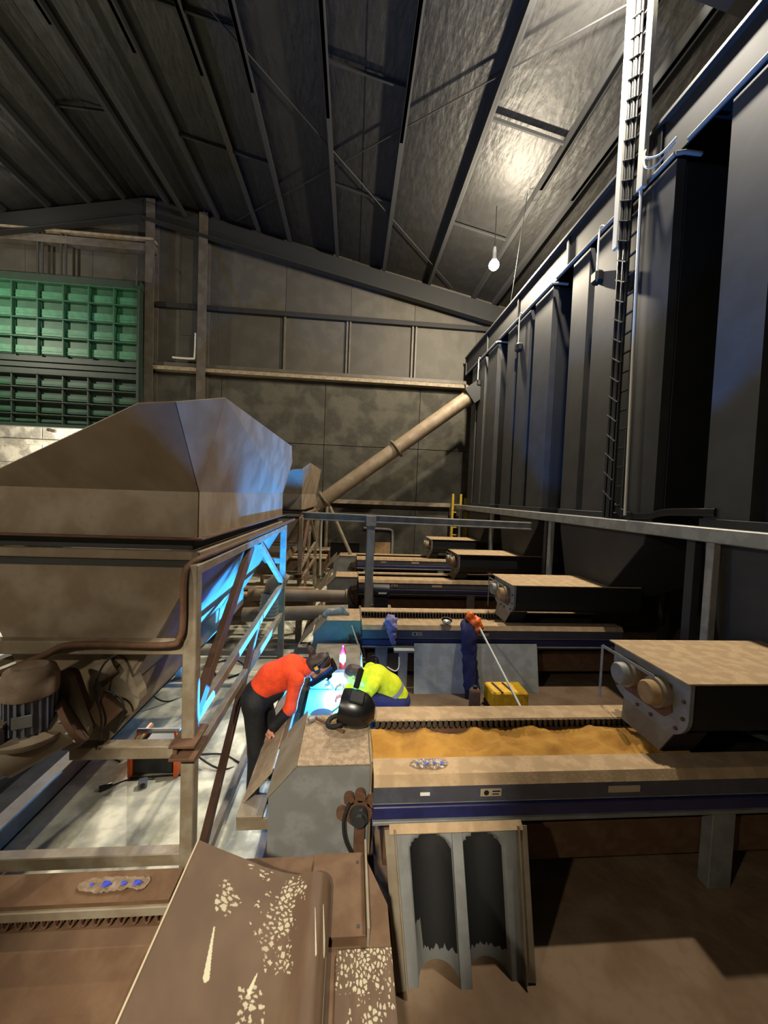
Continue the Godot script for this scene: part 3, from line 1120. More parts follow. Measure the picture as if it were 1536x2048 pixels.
	var n := noise(5, 1.6, 3)
	var n2 := noise(9, 6.0, 3)
	var s2 := S()
	grid(s2, 110, 20, func(u, w):
		var x: float = lerpf(0.23, 2.95, u)
		var z: float = lerpf(-2.83, -3.53, w)
		var y: float = 0.937 + n.get_noise_2d(x * 1.0, z * 2.0) * 0.075 + n2.get_noise_2d(x, z) * 0.012
		y += 0.035 * exp(-pow((x - 0.62) / 0.16, 2.0) - pow((z + 3.15) / 0.1, 2.0))
		if w > 0.78: y -= (w - 0.78) * 0.4
		if w < 0.16: y -= (0.16 - w) * 0.2
		return Vector3(x, y, z))
	bb(s2, 0.235, 2.94, 0.61, 0.84, -2.87, -3.53, 0.0)
	solo(s2, "feed_fill", M.sand, "golden yellow ground feed heaped in the nearest conveyor trough", "feed", "", "stuff")

# ---------------------------------------------------------------- augers from the bins
func build_augers() -> void:
	var lab := ["grey screw auger with two round bearing caps above the yellow feed", "grey screw auger reaching over the conveyor hung with trousers", "grey screw auger reaching over the conveyor behind the cross beam upright", "grey screw auger nearest to the yellow ladder at the back wall"]
	var t := thing("discharge_auger", Vector3(2.7, 1.17, -3.19), lab[0], "auger", "augers from bins to conveyors")
	var z0 := -2.78
	var z1 := -3.60
	var prof := func(x: float, g: float) -> Array:
		var p := [Vector3(x, 1.66, z1 - g), Vector3(x, 1.66, z0 + g)]
		for i in 7:
			var a := -PI / 2 * i / 6.0
			p.append(Vector3(x, 1.37 + 0.18 * sin(a) - g * (1.0 - cos(a)), z0 - 0.18 + (0.18 + g) * cos(a)))
		for i in 7:
			var a := -PI / 2 - PI / 2 * i / 6.0
			p.append(Vector3(x, 1.37 + 0.18 * sin(a), z1 + 0.18 + (0.18 + g) * cos(a)))
		return p
	var s := S()
	ex(s, prof.call(2.74, 0.0), Vector3(2.2, 0, 0))
	put(s, "trough", M.bin_dark, t)
	s = S()
	ex(s, prof.call(2.70, 0.03), Vector3(0.035, 0, 0))
	var ep := put(s, "end_plate", M.grey, t)
	s = S()
	for g in [[-2.80, 1.5], [-2.80, 1.36], [-2.86, 1.25], [-3.12, 1.215], [-3.28, 1.215], [-3.56, 1.28], [-3.585, 1.42]]:
		cy(s, Vector3(2.70, g[1], g[0]), Vector3(2.685, g[1], g[0]), 0.016, -1.0, 8)
	put(s, "bolts", M.rusty, ep).set_meta("kind", "stuff")
	s = S()
	ex(s, [Vector3(2.699, 1.58, -2.92), Vector3(2.699, 1.36, -2.90), Vector3(2.699, 1.28, -2.98), Vector3(2.699, 1.28, -3.44), Vector3(2.699, 1.40, -3.52), Vector3(2.699, 1.58, -3.5)], Vector3(-0.01, 0, 0))
	put(s, "drive_plate", M.rusty, t)
	for z in [-3.02, -3.37]:
		s = S()
		cy(s, Vector3(2.70, 1.47, z), Vector3(2.62, 1.47, z), 0.125, -1.0, 24)
		var b := put(s, "bearing", M.grey_dusty, t)
		s = S()
		lathe(s, Vector3(2.63, 1.47, z), MINUS_X, [Vector2(0.1, 0.0), Vector2(0.1, 0.07), Vector2(0.088, 0.085), Vector2(0.0, 0.086)], 24)
		put(s, "bearing_cap", M.card if z > -3.2 else M.grey, b)
	s = S()
	bb(s, 2.66, 4.9, 1.665, 1.68, -2.73, -3.66)
	put(s, "cover", M.dust, t)
	# outlet spout over the conveyor
	s = S()
	plate(s, [Vector3(2.72, 1.20, -3.48), Vector3(2.66, 1.0, -3.42), Vector3(2.66, 1.0, -2.96), Vector3(2.72, 1.20, -2.88)], 0.012)
	put(s, "spout", M.grey_dusty, t)
	s = S()
	plate(s, [Vector3(2.72, 1.20, -2.88), Vector3(2.66, 1.0, -2.96), Vector3(2.95, 1.0, -2.96), Vector3(3.0, 1.20, -2.88)], 0.012)
	put(s, "spout_cheek", M.bin_dark, t)  # same spout, coloured dark to paint in shade on this side
	# thin guard bracket
	s = S()
	bm(s, Vector3(2.62, 1.07, -3.70), Vector3(2.62, 1.60, -3.70), 0.006, 0.035, Vector3(0, 0, 1))
	bm(s, Vector3(2.62, 1.60, -3.70), Vector3(2.62, 1.60, -3.02), 0.006, 0.03)
	put(s, "guard_strip", M.galv, t)
	for k in range(1, 4):
		dup(t, Vector3(0, 0, -3.3 * k), lab[k], "augers from bins to conveyors")
	# inclined channel sections below the augers
	org = Vector3(3.9, 0.95, -2.95)
	s = S()
	bm(s, Vector3(3.5, 1.08, -3.35), Vector3(4.2, 1.0, -2.55), 0.16, 0.05)
	solo(s, "steel_channel", M.bin, "grey steel channel lying slanted under the auger above the yellow feed", "channel")

# ---------------------------------------------------------------- hoppers
func build_hoppers() -> void:
	var xl := -2.64
	var xr := -1.10
	var zn := -2.87
	var zf := -6.20
	var t := thing("feed_hopper", Vector3(-1.87, 2.5, -4.5), "large brown-grey loading hopper with flared sheet sides, lit blue by welding", "hopper", "loading hoppers")
	var A := Vector3(xr, 3.03, zn)
	var Bf := Vector3(xr, 3.03, zf)
	var P1 := Vector3(-1.22, 3.52, -2.30)
	var P2 := Vector3(-1.02, 3.54, -2.30)
	var P3 := Vector3(-0.93, 3.71, -2.87)
	var P4 := Vector3(-0.98, 3.78, -6.2)
	var Q2 := Vector3(-1.05, 3.58, -6.75)
	var Q1 := Vector3(-1.25, 3.55, -6.75)
	var L := Vector3(xl, 3.02, zn)
	var Lf := Vector3(xl, 3.02, zf)
	for g in [["front_wing", [L, A, P1]], ["corner_gusset", [A, P2, P1]], ["corner_gusset", [A, P3, P2]], ["backboard", [A, Bf, P4, P3]], ["corner_gusset", [Bf, Q2, P4]], ["corner_gusset", [Bf, Q1, Q2]], ["rear_wing", [Lf, Q1, Bf]]]:
		var s := S()
		plate(s, g[1], 0.012)
		put(s, g[0], M.hopper, t)
	# upright band
	for g in [[Vector3(xl, 0, zn), Vector3(xr, 0, zn)], [Vector3(xr, 0, zn), Vector3(xr, 0, zf)], [Vector3(xr, 0, zf), Vector3(xl, 0, zf)], [Vector3(xl, 0, zf), Vector3(xl, 0, zn)]]:
		var a: Vector3 = g[0]
		var b: Vector3 = g[1]
		var up := Vector3.UP
		var s := S()
		plate(s, [a + up * 2.70, b + up * 2.70, b + up * 3.03, a + up * 3.03], 0.014)
		put(s, "band_plate", M.hopper, t)
	var s := S()
	var ring := func(o: float, y0: float, y1: float, wd: float, st: SurfaceTool):
		bb(st, xl - o, xr + o, y0, y1, zn + o, zn + o - wd)
		bb(st, xl - o, xr + o, y0, y1, zf - o, zf - o + wd)
		bb(st, xr + o - wd, xr + o, y0, y1, zn + o, zf - o)
		bb(st, xl - o, xl - o + wd, y0, y1, zn + o, zf - o)
	ring.call(0.05, 2.685, 2.70, 0.12, s)
	put(s, "flange", M.rusty, t)
	s = S()
	ring.call(-0.05, 2.60, 2.685, 0.02, s)
	put(s, "neck", M.steel_dark, t)  # dark colour paints in the shade under the flange
	s = S()
	ring.call(0.02, 2.535, 2.60, 0.06, s)
	put(s, "seat_rail", M.hopper, t)
	s = S()
	ring.call(0.0, 2.47, 2.535, 0.02, s)
	put(s, "neck", M.steel_dark, t)  # dark colour paints in the shade under the seat rail
	# lower cone
	var top := [Vector3(xl, 2.48, zn), Vector3(xr, 2.48, zn), Vector3(xr, 2.48, zf), Vector3(xl, 2.48, zf)]
	var bot := [Vector3(-2.24, 1.62, zn + 0.0), Vector3(-1.56, 1.62, zn), Vector3(-1.56, 1.62, zf + 0.3), Vector3(-2.24, 1.62, zf + 0.3)]
	for i in 4:
		var j := (i + 1) % 4
		s = S()
		plate(s, [top[i], top[j], bot[j], bot[i]], 0.012)
		put(s, "cone_plate", M.hopper, t)
	s = S()
	ex(s, [Vector3(-2.22, 1.62, zn), Vector3(-1.58, 1.62, zn), Vector3(-1.58, 1.35, zn), Vector3(-1.7, 1.2, zn), Vector3(-2.1, 1.2, zn), Vector3(-2.22, 1.35, zn)], Vector3(0, 0, zf + 0.3 - zn))
	put(s, "screw_trough", M.grey_dusty, t)
	dup(t, Vector3(0, 0, -5.65), "brown loading hopper standing farther back beside the slanting pipe", "loading hoppers")

	# frame
	var f := thing("hopper_frame", Vector3(-1.1, 0, -4.5), "dusty grey welded steel frame with braces under the blue-lit hopper", "frame", "hopper frames")
	var X := -1.08
	var post := [[X, -2.75], [X, -6.30], [-2.66, -2.75], [-2.66, -6.30]]
	for p in post:
		s = S()
		bb(s, p[0] - 0.045, p[0] + 0.045, 0.0, 2.53, p[1] - 0.045, p[1] + 0.045)
		put(s, "post", M.frame, f)
		s = S()
		bb(s, p[0] - 0.09, p[0] + 0.09, 0.0, 0.015, p[1] - 0.09, p[1] + 0.09)
		put(s, "foot_plate", M.frame, f)
	for x in [X, -2.66]:
		s = S()
		bm(s, Vector3(x, 2.49, -2.75), Vector3(x, 2.49, -6.3), 0.08, 0.07)
		put(s, "top_rail", M.frame, f)
	for z in [-2.75, -6.3]:
		for y in [1.95, 0.44]:
			s = S()
			bm(s, Vector3(X, y, z), Vector3(-2.66, y, z), 0.08, 0.09)
			put(s, "cross_rail", M.frame, f)
	for g in [[2.46, -4.30, 1.42, -2.82, 0.11, 1], [2.46, -4.62, 1.60, -6.25, 0.075, 0], [1.56, -6.25, 1.40, -2.80, 0.085, 0], [1.07, -6.25, 1.12, -2.80, 0.085, 0], [1.50, -4.7, 0.10, -2.86, 0.08, 1], [0.10, -6.3, 0.10, -2.75, 0.08, 0]]:
		s = S()
		bm(s, Vector3(X, g[0], g[1]), Vector3(X, g[2], g[3]), 0.06, g[4])
		put(s, "brace", M.rusty if g[5] == 1 else M.frame, f)
	# joint plate where the post is bolted
	s = S()
	bb(s, X - 0.09, X + 0.08, 1.30, 1.32, -2.62, -2.88)
	bb(s, X - 0.09, X + 0.08, 1.21, 1.23, -2.62, -2.88)
	bb(s, X - 0.08, X - 0.05, 1.23, 1.30, -2.66, -2.72)
	put(s, "joint_plate", M.rusty, f)
	s = S()
	bb(s, -1.86, X - 0.04, 1.17, 1.26, -2.71, -2.80)
	put(s, "motor_rail", M.frame, f)
	# pipe running up the post and along the rails
	s = S()
	tb(s, smooth([Vector3(-2.3, 1.78, -2.60), Vector3(-1.98, 1.92, -2.66), Vector3(-1.8, 1.99, -2.67), Vector3(-1.22, 1.99, -2.67), Vector3(-1.13, 2.04, -2.67), Vector3(-1.11, 2.15, -2.67), Vector3(-1.11, 2.42, -2.67), Vector3(-1.10, 2.52, -2.72), Vector3(-1.06, 2.56, -2.9), Vector3(-1.05, 2.56, -3.6), Vector3(-1.05, 2.56, -7.2)], 5), 0.022, 8)
	put(s, "conduit", M.rusty, f)
	dup(f, Vector3(0, 0, -5.65), "dusty steel frame under the farther hopper beside the slanting pipe", "hopper frames")

func build_portal() -> void:
	var t := thing("cross_beam_frame", Vector3(0.45, 0, -8.6), "grey steel cross beam on a single upright between the conveyors", "frame")
	var s := S()
	bm(s, Vector3(-1.5, 2.63, -8.6), Vector3(4.15, 2.56, -8.6), 0.12, 0.03)
	bm(s, Vector3(-1.5, 2.49, -8.6), Vector3(4.15, 2.42, -8.6), 0.12, 0.03)
	bm(s, Vector3(-1.5, 2.56, -8.6), Vector3(4.15, 2.49, -8.6), 0.02, 0.13)
	put(s, "beam", M.galv, t)
	s = S()
	bb(s, 0.35, 0.53, 0.0, 2.46, -8.53, -8.7, 0.015)
	put(s, "upright", M.galv, t)
	s = S()
	bb(s, 0.33, 0.55, 2.38, 2.6, -8.50, -8.52)
	put(s, "gusset_plate", M.galv, t)
	# white pipe below the beam
	org = Vector3(1, 2.3, -10.2)
	s = S()
	tb(s, smooth([Vector3(-0.78, 0.9, -10.2), Vector3(-0.78, 2.3, -10.2), Vector3(-0.7, 2.4, -10.2), Vector3(-0.5, 2.41, -10.2), Vector3(3.4, 2.36, -10.2)], 4), 0.03, 8)
	solo(s, "water_pipe", M.conduit, "thin pale pipe bent down at one end below the cross beam", "pipe")

func build_pipe_auger() -> void:
	var a := Vector3(-1.35, 2.55, -13.5)
	var b := Vector3(4.05, 6.72, -13.5)
	var t := thing("tube_conveyor", a, "thick tan slanting tube conveyor rising in front of the concrete wall", "tube conveyor")
	var s := S()
	cy(s, a, b, 0.25, -1.0, 28)
	put(s, "tube", M.hopper, t)
	var d := (b - a).normalized()
	for q in [0.5, 3.55]:
		s = S()
		cy(s, a + d * q, a + d * (q + 0.05), 0.34, -1.0, 28)
		put(s, "flange", M.frame, t)
	s = S()
	bx(s, b + d * 0.1, Vector3(0.6, 0.6, 0.5), frame_of(d))
	put(s, "head_box", M.bin_dark, t)
	s = S()
	bx(s, a - d * 0.15, Vector3(0.56, 0.56, 0.4), frame_of(d))
	put(s, "inlet_box", M.hopper, t)
	s = S()
	cy(s, a - d * 0.1, Vector3(a.x - 0.1, 0.0, a.z), 0.06, -1.0, 10)
	put(s, "support_leg", M.frame, t)
	# brace tube behind
	org = Vector3(0, 0.9, -12.2)
	s = S()
	cy(s, Vector3(-0.75, 2.62, -13.2), Vector3(0.02, 1.05, -12.95), 0.06, -1.0, 10)
	solo(s, "drop_pipe", M.grey_dusty, "short slanting pipe dropping to the head box by the back wall", "pipe")

func capsule_plate(s: SurfaceTool, a: Vector3, ra: float, b: Vector3, rb: float, dir: Vector3) -> void:
	# flat capsule outline in the x-y plane, pushed along dir
	var d := b - a
	var ang := atan2(d.y, d.x)
	var p := []
	for i in 9: p.append(a + Vector3(cos(ang + PI / 2 + PI * i / 8.0), sin(ang + PI / 2 + PI * i / 8.0), 0) * ra)
	for i in 9: p.append(b + Vector3(cos(ang - PI / 2 + PI * i / 8.0), sin(ang - PI / 2 + PI * i / 8.0), 0) * rb)
	ex(s, p, dir)

func build_left_machines() -> void:
	# gear motor on the near end of the hopper screw
	var c := Vector3(-1.90, 1.56, -2.45)
	var t := thing("gear_motor", c, "dusty blue-grey upright gear motor with cooling fins under the big hopper", "motor")
	var s := S()
	cy(s, c, c + Vector3(0, 0.24, 0), 0.115, -1.0, 24)
	put(s, "motor_body", M.motor, t)
	var fin := S()
	org = Vector3.ZERO
	bb(fin, 0.10, 0.13, 0.0, 0.2, -0.005, 0.005, 0.0)
	fin.generate_normals()
	var fm := fin.commit()
	org = c
	for i in 22: again(fm, "fin", M.motor, t, Vector3(0, 0.02, 0), Basis(Vector3.UP, TAU * i / 22.0))
	s = S()
	lathe(s, c + Vector3(0, 0.22, 0), Vector3.UP, [Vector2(0.136, 0.0), Vector2(0.14, 0.02), Vector2(0.14, 0.10), Vector2(0.122, 0.15), Vector2(0.085, 0.168), Vector2(0.0, 0.172)], 28)
	put(s, "fan_cowl", M.cowl, t)
	s = S()
	bx(s, c + Vector3(-0.11, 0.03, 0.12), Vector3(0.14, 0.13, 0.12), Basis(Vector3.UP, 0.3), 0.015)
	put(s, "terminal_box", M.motor, t)
	s = S()
	bx(s, c + Vector3(-0.11, 0.102, 0.12), Vector3(0.15, 0.015, 0.13), Basis(Vector3.UP, 0.3), 0.004)
	put(s, "terminal_lid", M.grey_dusty, t)
	s = S()
	bx(s, c + Vector3(0.05, 0.11, 0.125), Vector3(0.09, 0.07, 0.01), Basis(Vector3.UP, 0.4))
	put(s, "name_plate", M.grey, t)
	s = S()
	lathe(s, c - Vector3(0, 0.05, 0), Vector3.UP, [Vector2(0.0, 0.0), Vector2(0.17, 0.0), Vector2(0.19, 0.015), Vector2(0.19, 0.04), Vector2(0.12, 0.055), Vector2(0.0, 0.056)], 28)
	put(s, "mounting_flange", M.grey_dusty, t)
	var g0 := c + Vector3(-0.10, -0.17, 0.06)
	var g1 := c + Vector3(0.16, -0.02, -0.1)
	s = S()
	cy(s, g0, g1, 0.10, 0.125, 22)
	put(s, "gearbox", M.grey_dusty, t)
	s = S()
	cy(s, g0 - (g1 - g0).normalized() * 0.05, g0, 0.075, 0.085, 20)
	put(s, "shaft_cap", M.motor, t)
	s = S()
	var ax := (g1 - g0).normalized()
	cy(s, g1, g1 + ax * 0.03, 0.16, -1.0, 24)
	put(s, "gear_flange", M.rusty, t)
	s = S()
	var fr := frame_of(ax)
	for i in 10:
		var q := g1 + (fr.x * cos(TAU * i / 10) + fr.y * sin(TAU * i / 10)) * 0.137
		cy(s, q - ax * 0.015, q, 0.012, -1.0, 6)
	put(s, "flange_bolts", M.galv, t).set_meta("kind", "stuff")
	# chain guard
	t = thing("chain_guard", Vector3(-1.8, 1.3, -2.66), "tall grey chain guard with rounded foot beside the gear motor", "guard")
	s = S()
	capsule_plate(s, Vector3(-1.79, 1.44, -2.60), 0.125, Vector3(-1.84, 1.76, -2.60), 0.07, Vector3(0, 0, -0.05))
	put(s, "guard_plate", M.grey_dusty, t)
	s = S()
	capsule_plate(s, Vector3(-1.79, 1.44, -2.65), 0.115, Vector3(-1.84, 1.76, -2.65), 0.06, Vector3(0, 0, -0.06))
	put(s, "guard_side", M.rusty, t)
	t = thing("drive_housing", Vector3(-1.6, 1.3, -2.9), "rounded dusty drive housing behind the chain guard", "housing")
	s = S()
	capsule_plate(s, Vector3(-1.60, 1.53, -2.84), 0.13, Vector3(-1.66, 1.74, -2.84), 0.11, Vector3(0, 0, -0.1))
	put(s, "side_plate", M.grey_dusty, t)
	s = S()
	cy(s, Vector3(-1.75, 1.72, -2.78), Vector3(-1.64, 1.78, -2.84), 0.06, -1.0, 18)
	put(s, "pulley", M.grey_dusty, t)
	s = S()
	bm(s, Vector3(-1.72, 1.45, -2.74), Vector3(-1.62, 1.55, -2.8), 0.14, 0.16)
	put(s, "belt_cover", M.brown, t)
	s = S()
	bm(s, Vector3(-1.85, 1.9, -2.85), Vector3(-1.5, 1.83, -3.0), 0.1, 0.07)
	put(s, "bracket", M.brown, t)
	org = Vector3(-1.6, 1.5, -2.7)
	s = S()
	tb(s, smooth([Vector3(-1.50, 1.93, -2.74), Vector3(-1.62, 1.86, -2.70), Vector3(-1.66, 1.7, -2.66), Vector3(-1.62, 1.5, -2.66), Vector3(-1.66, 1.30, -2.72)], 6), 0.007, 6)
	solo(s, "cable_run", M.cable, "longer thin dark cable hanging down over the drive housing", "cable")
	s = S()
	tb(s, smooth([Vector3(-1.62, 1.68, -2.68), Vector3(-1.53, 1.62, -2.7), Vector3(-1.50, 1.52, -2.7), Vector3(-1.56, 1.38, -2.72)], 6), 0.007, 6)
	solo(s, "cable_run", M.cable, "short curved dark cable on the face of the drive housing", "cable")
	org = Vector3(-2.4, 1.9, -2.7)
	s = S()
	bm(s, Vector3(-2.9, 1.62, -2.5), Vector3(-2.02, 1.93, -3.2), 0.1, 0.05)
	solo(s, "steel_angle", M.frame, "pale slanting steel angle above the gear motor", "angle")

	# long steel trough on the floor below the hoppers
	t = thing("floor_trough", Vector3(-3.1, 0, -6), "long grey steel trough along the floor under the hoppers", "trough")
	s = S()
	bb(s, -3.4, -3.36, 0.0, 0.26, -2.3, -12.0)
	bb(s, -2.82, -2.78, 0.0, 0.26, -2.3, -12.0)
	bb(s, -3.4, -2.78, 0.0, 0.03, -2.3, -12.0)
	put(s, "body", M.grey, t)
	s = S()
	bb(s, -2.84, -2.70, 0.26, 0.28, -2.3, -12.0)
	bb(s, -3.46, -3.34, 0.26, 0.28, -2.3, -12.0)
	put(s, "lip", M.grey_dusty, t)

	# conveyors that run to the left, farther back
	var lab := ["left-hand screw conveyor just past the blue-lit hopper", "left-hand screw conveyor beside the farther hopper", "left-hand screw conveyor close to the back wall"]
	for k in 3:
		var o: float = [-7.9, -12.45, -14.2][k]
		t = thing("side_conveyor", Vector3(-3, 0, o), lab[k], "conveyor", "screw conveyors running left")
		s = S()
		bb(s, -6.5, -0.75, 1.0, 1.05, o + 0.1, o + 0.3)
		put(s, "front_rim", M.dust, t)
		s = S()
		bb(s, -6.5, -0.75, 1.0, 1.05, o - 0.4, o - 0.2)
		put(s, "back_rim", M.dust, t)
		s = S()
		bb(s, -6.5, -0.75, 0.62, 1.0, o + 0.24, o + 0.2)
		bb(s, -6.5, -0.75, 0.62, 1.0, o - 0.34, o - 0.3)
		bb(s, -6.5, -0.75, 0.6, 0.64, o - 0.34, o + 0.24)
		put(s, "trough", M.brown, t)
		for x in [-1.0, -3.5, -6.0]:
			s = S()
			bb(s, x - 0.06, x + 0.06, 0.0, 0.6, o - 0.06, o + 0.06)
			put(s, "leg", M.frame, t)
	# tubes between the second head box and the hopper
	org = Vector3(-0.7, 1.08, -7.45)
	s = S()
	cy(s, Vector3(-1.9, 1.08, -7.45), Vector3(-0.03, 1.08, -7.45), 0.115, -1.0, 20)
	cy(s, Vector3(-0.06, 1.08, -7.45), Vector3(-0.03, 1.08, -7.45), 0.14, -1.0, 20)
	solo(s, "feed_tube", M.hopper, "dark capped tube lying level behind the head box with the rag", "tube")
	org = Vector3(-0.7, 0.8, -7.2)
	s = S()
	cy(s, Vector3(-1.9, 0.80, -7.1), Vector3(0.0, 0.88, -7.1), 0.13, -1.0, 20)
	solo(s, "feed_tube", M.grey_dusty, "paler dusty tube lying level below the dark capped tube", "tube")
	# small motor below the cross beam upright
	t = thing("drive_motor", Vector3(0.62, 0.95, -7.6), "small black drive motor at the foot of the cross beam upright", "motor")
	s = S()
	cy(s, Vector3(0.48, 1.17, -7.6), Vector3(0.80, 1.17, -7.6), 0.13, -1.0, 18)
	put(s, "motor_body", M.charcoal, t)
	s = S()
	bb(s, 0.5, 0.78, 0.85, 1.06, -7.5, -7.7)
	put(s, "motor_base", M.charcoal, t)
	s = S()
	bb(s, 0.58, 0.74, 1.13, 1.16, -7.468, -7.474, 0.0)
	put(s, "name_plate", M.white, t)
	s = S()
	bb(s, 0.45, 0.85, 0.0, 0.85, -7.5, -7.72)
	put(s, "pedestal", M.frame, t)
	# flexible sleeve below the hopper's far side
	t = thing("flexible_sleeve", Vector3(-1.45, 0.9, -6.9), "crumpled grey fabric sleeve below the bent duct behind the hopper brace", "sleeve")
	s = S()
	var pr := []
	for i in 13: pr.append(Vector2(0.15 + (0.025 if i % 2 == 0 else 0.0), i * 0.035))
	lathe(s, Vector3(-1.42, 0.86, -6.9), Vector3(0.12, 1, 0), pr, 18)
	put(s, "sleeve", M.rag_grey, t)
	s = S()
	tb(s, smooth([Vector3(-1.36, 1.28, -6.9), Vector3(-1.33, 1.42, -6.9), Vector3(-1.22, 1.5, -6.9), Vector3(-1.1, 1.46, -6.9)], 5), 0.13, 14)
	put(s, "duct", M.frame, t)

	# welding machine on the floor
	t = thing("welding_machine", Vector3(-1.98, 0, -4.3), "black welding machine with orange end frames on the pale floor", "welding machine")
	s = S()
	bb(s, -2.20, -1.78, 0.03, 0.30, -4.12, -4.52, 0.02)
	put(s, "case", M.charcoal, t)
	for x in [-2.24, -1.78]:
		s = S()
		bb(s, x, x + 0.05, 0.0, 0.34, -4.09, -4.55, 0.015)
		put(s, "end_frame", M.orange_plastic, t)
	s = S()
	bm(s, Vector3(-2.20, 0.34, -4.2), Vector3(-2.16, 0.44, -4.22), 0.04, 0.06)
	put(s, "handle_bracket", M.orange_plastic, t)
	s = S()
	bm(s, Vector3(-1.78, 0.34, -4.2), Vector3(-1.80, 0.44, -4.22), 0.04, 0.06)
	put(s, "handle_bracket", M.orange_plastic, t)
	s = S()
	cy(s, Vector3(-2.2, 0.44, -4.22), Vector3(-1.76, 0.44, -4.22), 0.025, -1.0, 12)
	put(s, "handle", M.galv, t)
	s = S()
	bb(s, -2.06, -1.98, 0.24, 0.28, -4.112, -4.12, 0.0)
	put(s, "sticker", M.label, t)
	org = Vector3(-2.0, 0, -4.0)
	s = S()
	tb(s, smooth([Vector3(-1.72, 0.08, -4.3), Vector3(-1.66, 0.015, -4.15), Vector3(-1.9, 0.012, -4.12), Vector3(-2.2, 0.012, -4.08), Vector3(-2.33, 0.02, -3.98)], 6), 0.009, 6)
	solo(s, "power_lead", M.cable, "black power lead from the welding machine to a loose plug", "cable")
	t = thing("plug", Vector3(-2.36, 0.02, -3.96), "black plug lying at the end of the power lead", "plug")
	s = S()
	cy(s, Vector3(-2.32, 0.028, -3.99), Vector3(-2.41, 0.028, -3.93), 0.02, 0.03, 12)
	put(s, "body", M.black, t)
	s = S()
	cy(s, Vector3(-2.41, 0.028, -3.93), Vector3(-2.44, 0.028, -3.91), 0.012, -1.0, 8)
	put(s, "pin", M.galv, t)
	t = thing("socket_adaptor", Vector3(-2.05, 0, -4.08), "small grey cube adaptor lying beside the black lead", "adaptor")
	s = S()
	bx(s, Vector3(-2.02, 0.04, -3.98), Vector3(0.08, 0.08, 0.08), Basis(Vector3.UP, 0.4), 0.01)
	put(s, "case", M.motor, t)
	s = S()
	cy(s, Vector3(-2.005, 0.045, -3.945), Vector3(-2.0, 0.045, -3.932), 0.022, -1.0, 12)
	put(s, "socket", M.black, t)
	org = Vector3(-1.7, 0, -5)
	s = S()
	tb(s, smooth([Vector3(-2.45, 0.012, -4.35), Vector3(-2.6, 0.012, -4.45), Vector3(-2.55, 0.014, -4.62), Vector3(-2.35, 0.012, -4.55), Vector3(-2.25, 0.03, -4.5)], 6), 0.009, 6)
	solo(s, "cable_loop", M.cable, "short black cable loop on the floor at the side of the welding machine", "cable")
	s = S()
	org = Vector3(-1.3, 0, -5.0)
	tb(s, smooth([Vector3(-1.78, 0.1, -4.3), Vector3(-1.4, 0.012, -4.45), Vector3(-1.1, 0.012, -4.3), Vector3(-0.95, 0.012, -4.6), Vector3(-1.2, 0.012, -5.0), Vector3(-0.8, 0.012, -5.3)], 8), 0.01, 6)
	solo(s, "floor_lead", M.cable, "black lead trailing over the floor from the welding machine to the conveyor heads", "cable")
	s = S()
	tb(s, smooth([Vector3(-1.78, 0.14, -4.4), Vector3(-1.3, 0.012, -4.2), Vector3(-1.0, 0.012, -4.5), Vector3(-0.85, 0.4, -4.5), Vector3(-0.6, 0.95, -4.8), Vector3(-0.30, 0.88, -4.66)], 8), 0.01, 6)
	solo(s, "welding_lead", M.cable, "black welding lead rising from the floor to the torch hand", "cable")
	s = S()
	org = Vector3(-2.4, 0, -7)
	tb(s, smooth([Vector3(-2.72, 0.3, -5.4), Vector3(-2.5, 0.012, -5.6), Vector3(-2.1, 0.012, -6.2), Vector3(-2.3, 0.012, -6.8), Vector3(-2.0, 0.012, -7.0), Vector3(-1.7, 0.012, -6.6), Vector3(-1.9, 0.012, -6.3)], 8), 0.012, 6)
	solo(s, "floor_cable", M.cable, "dark cable coiled on the pale floor near the steel trough", "cable")

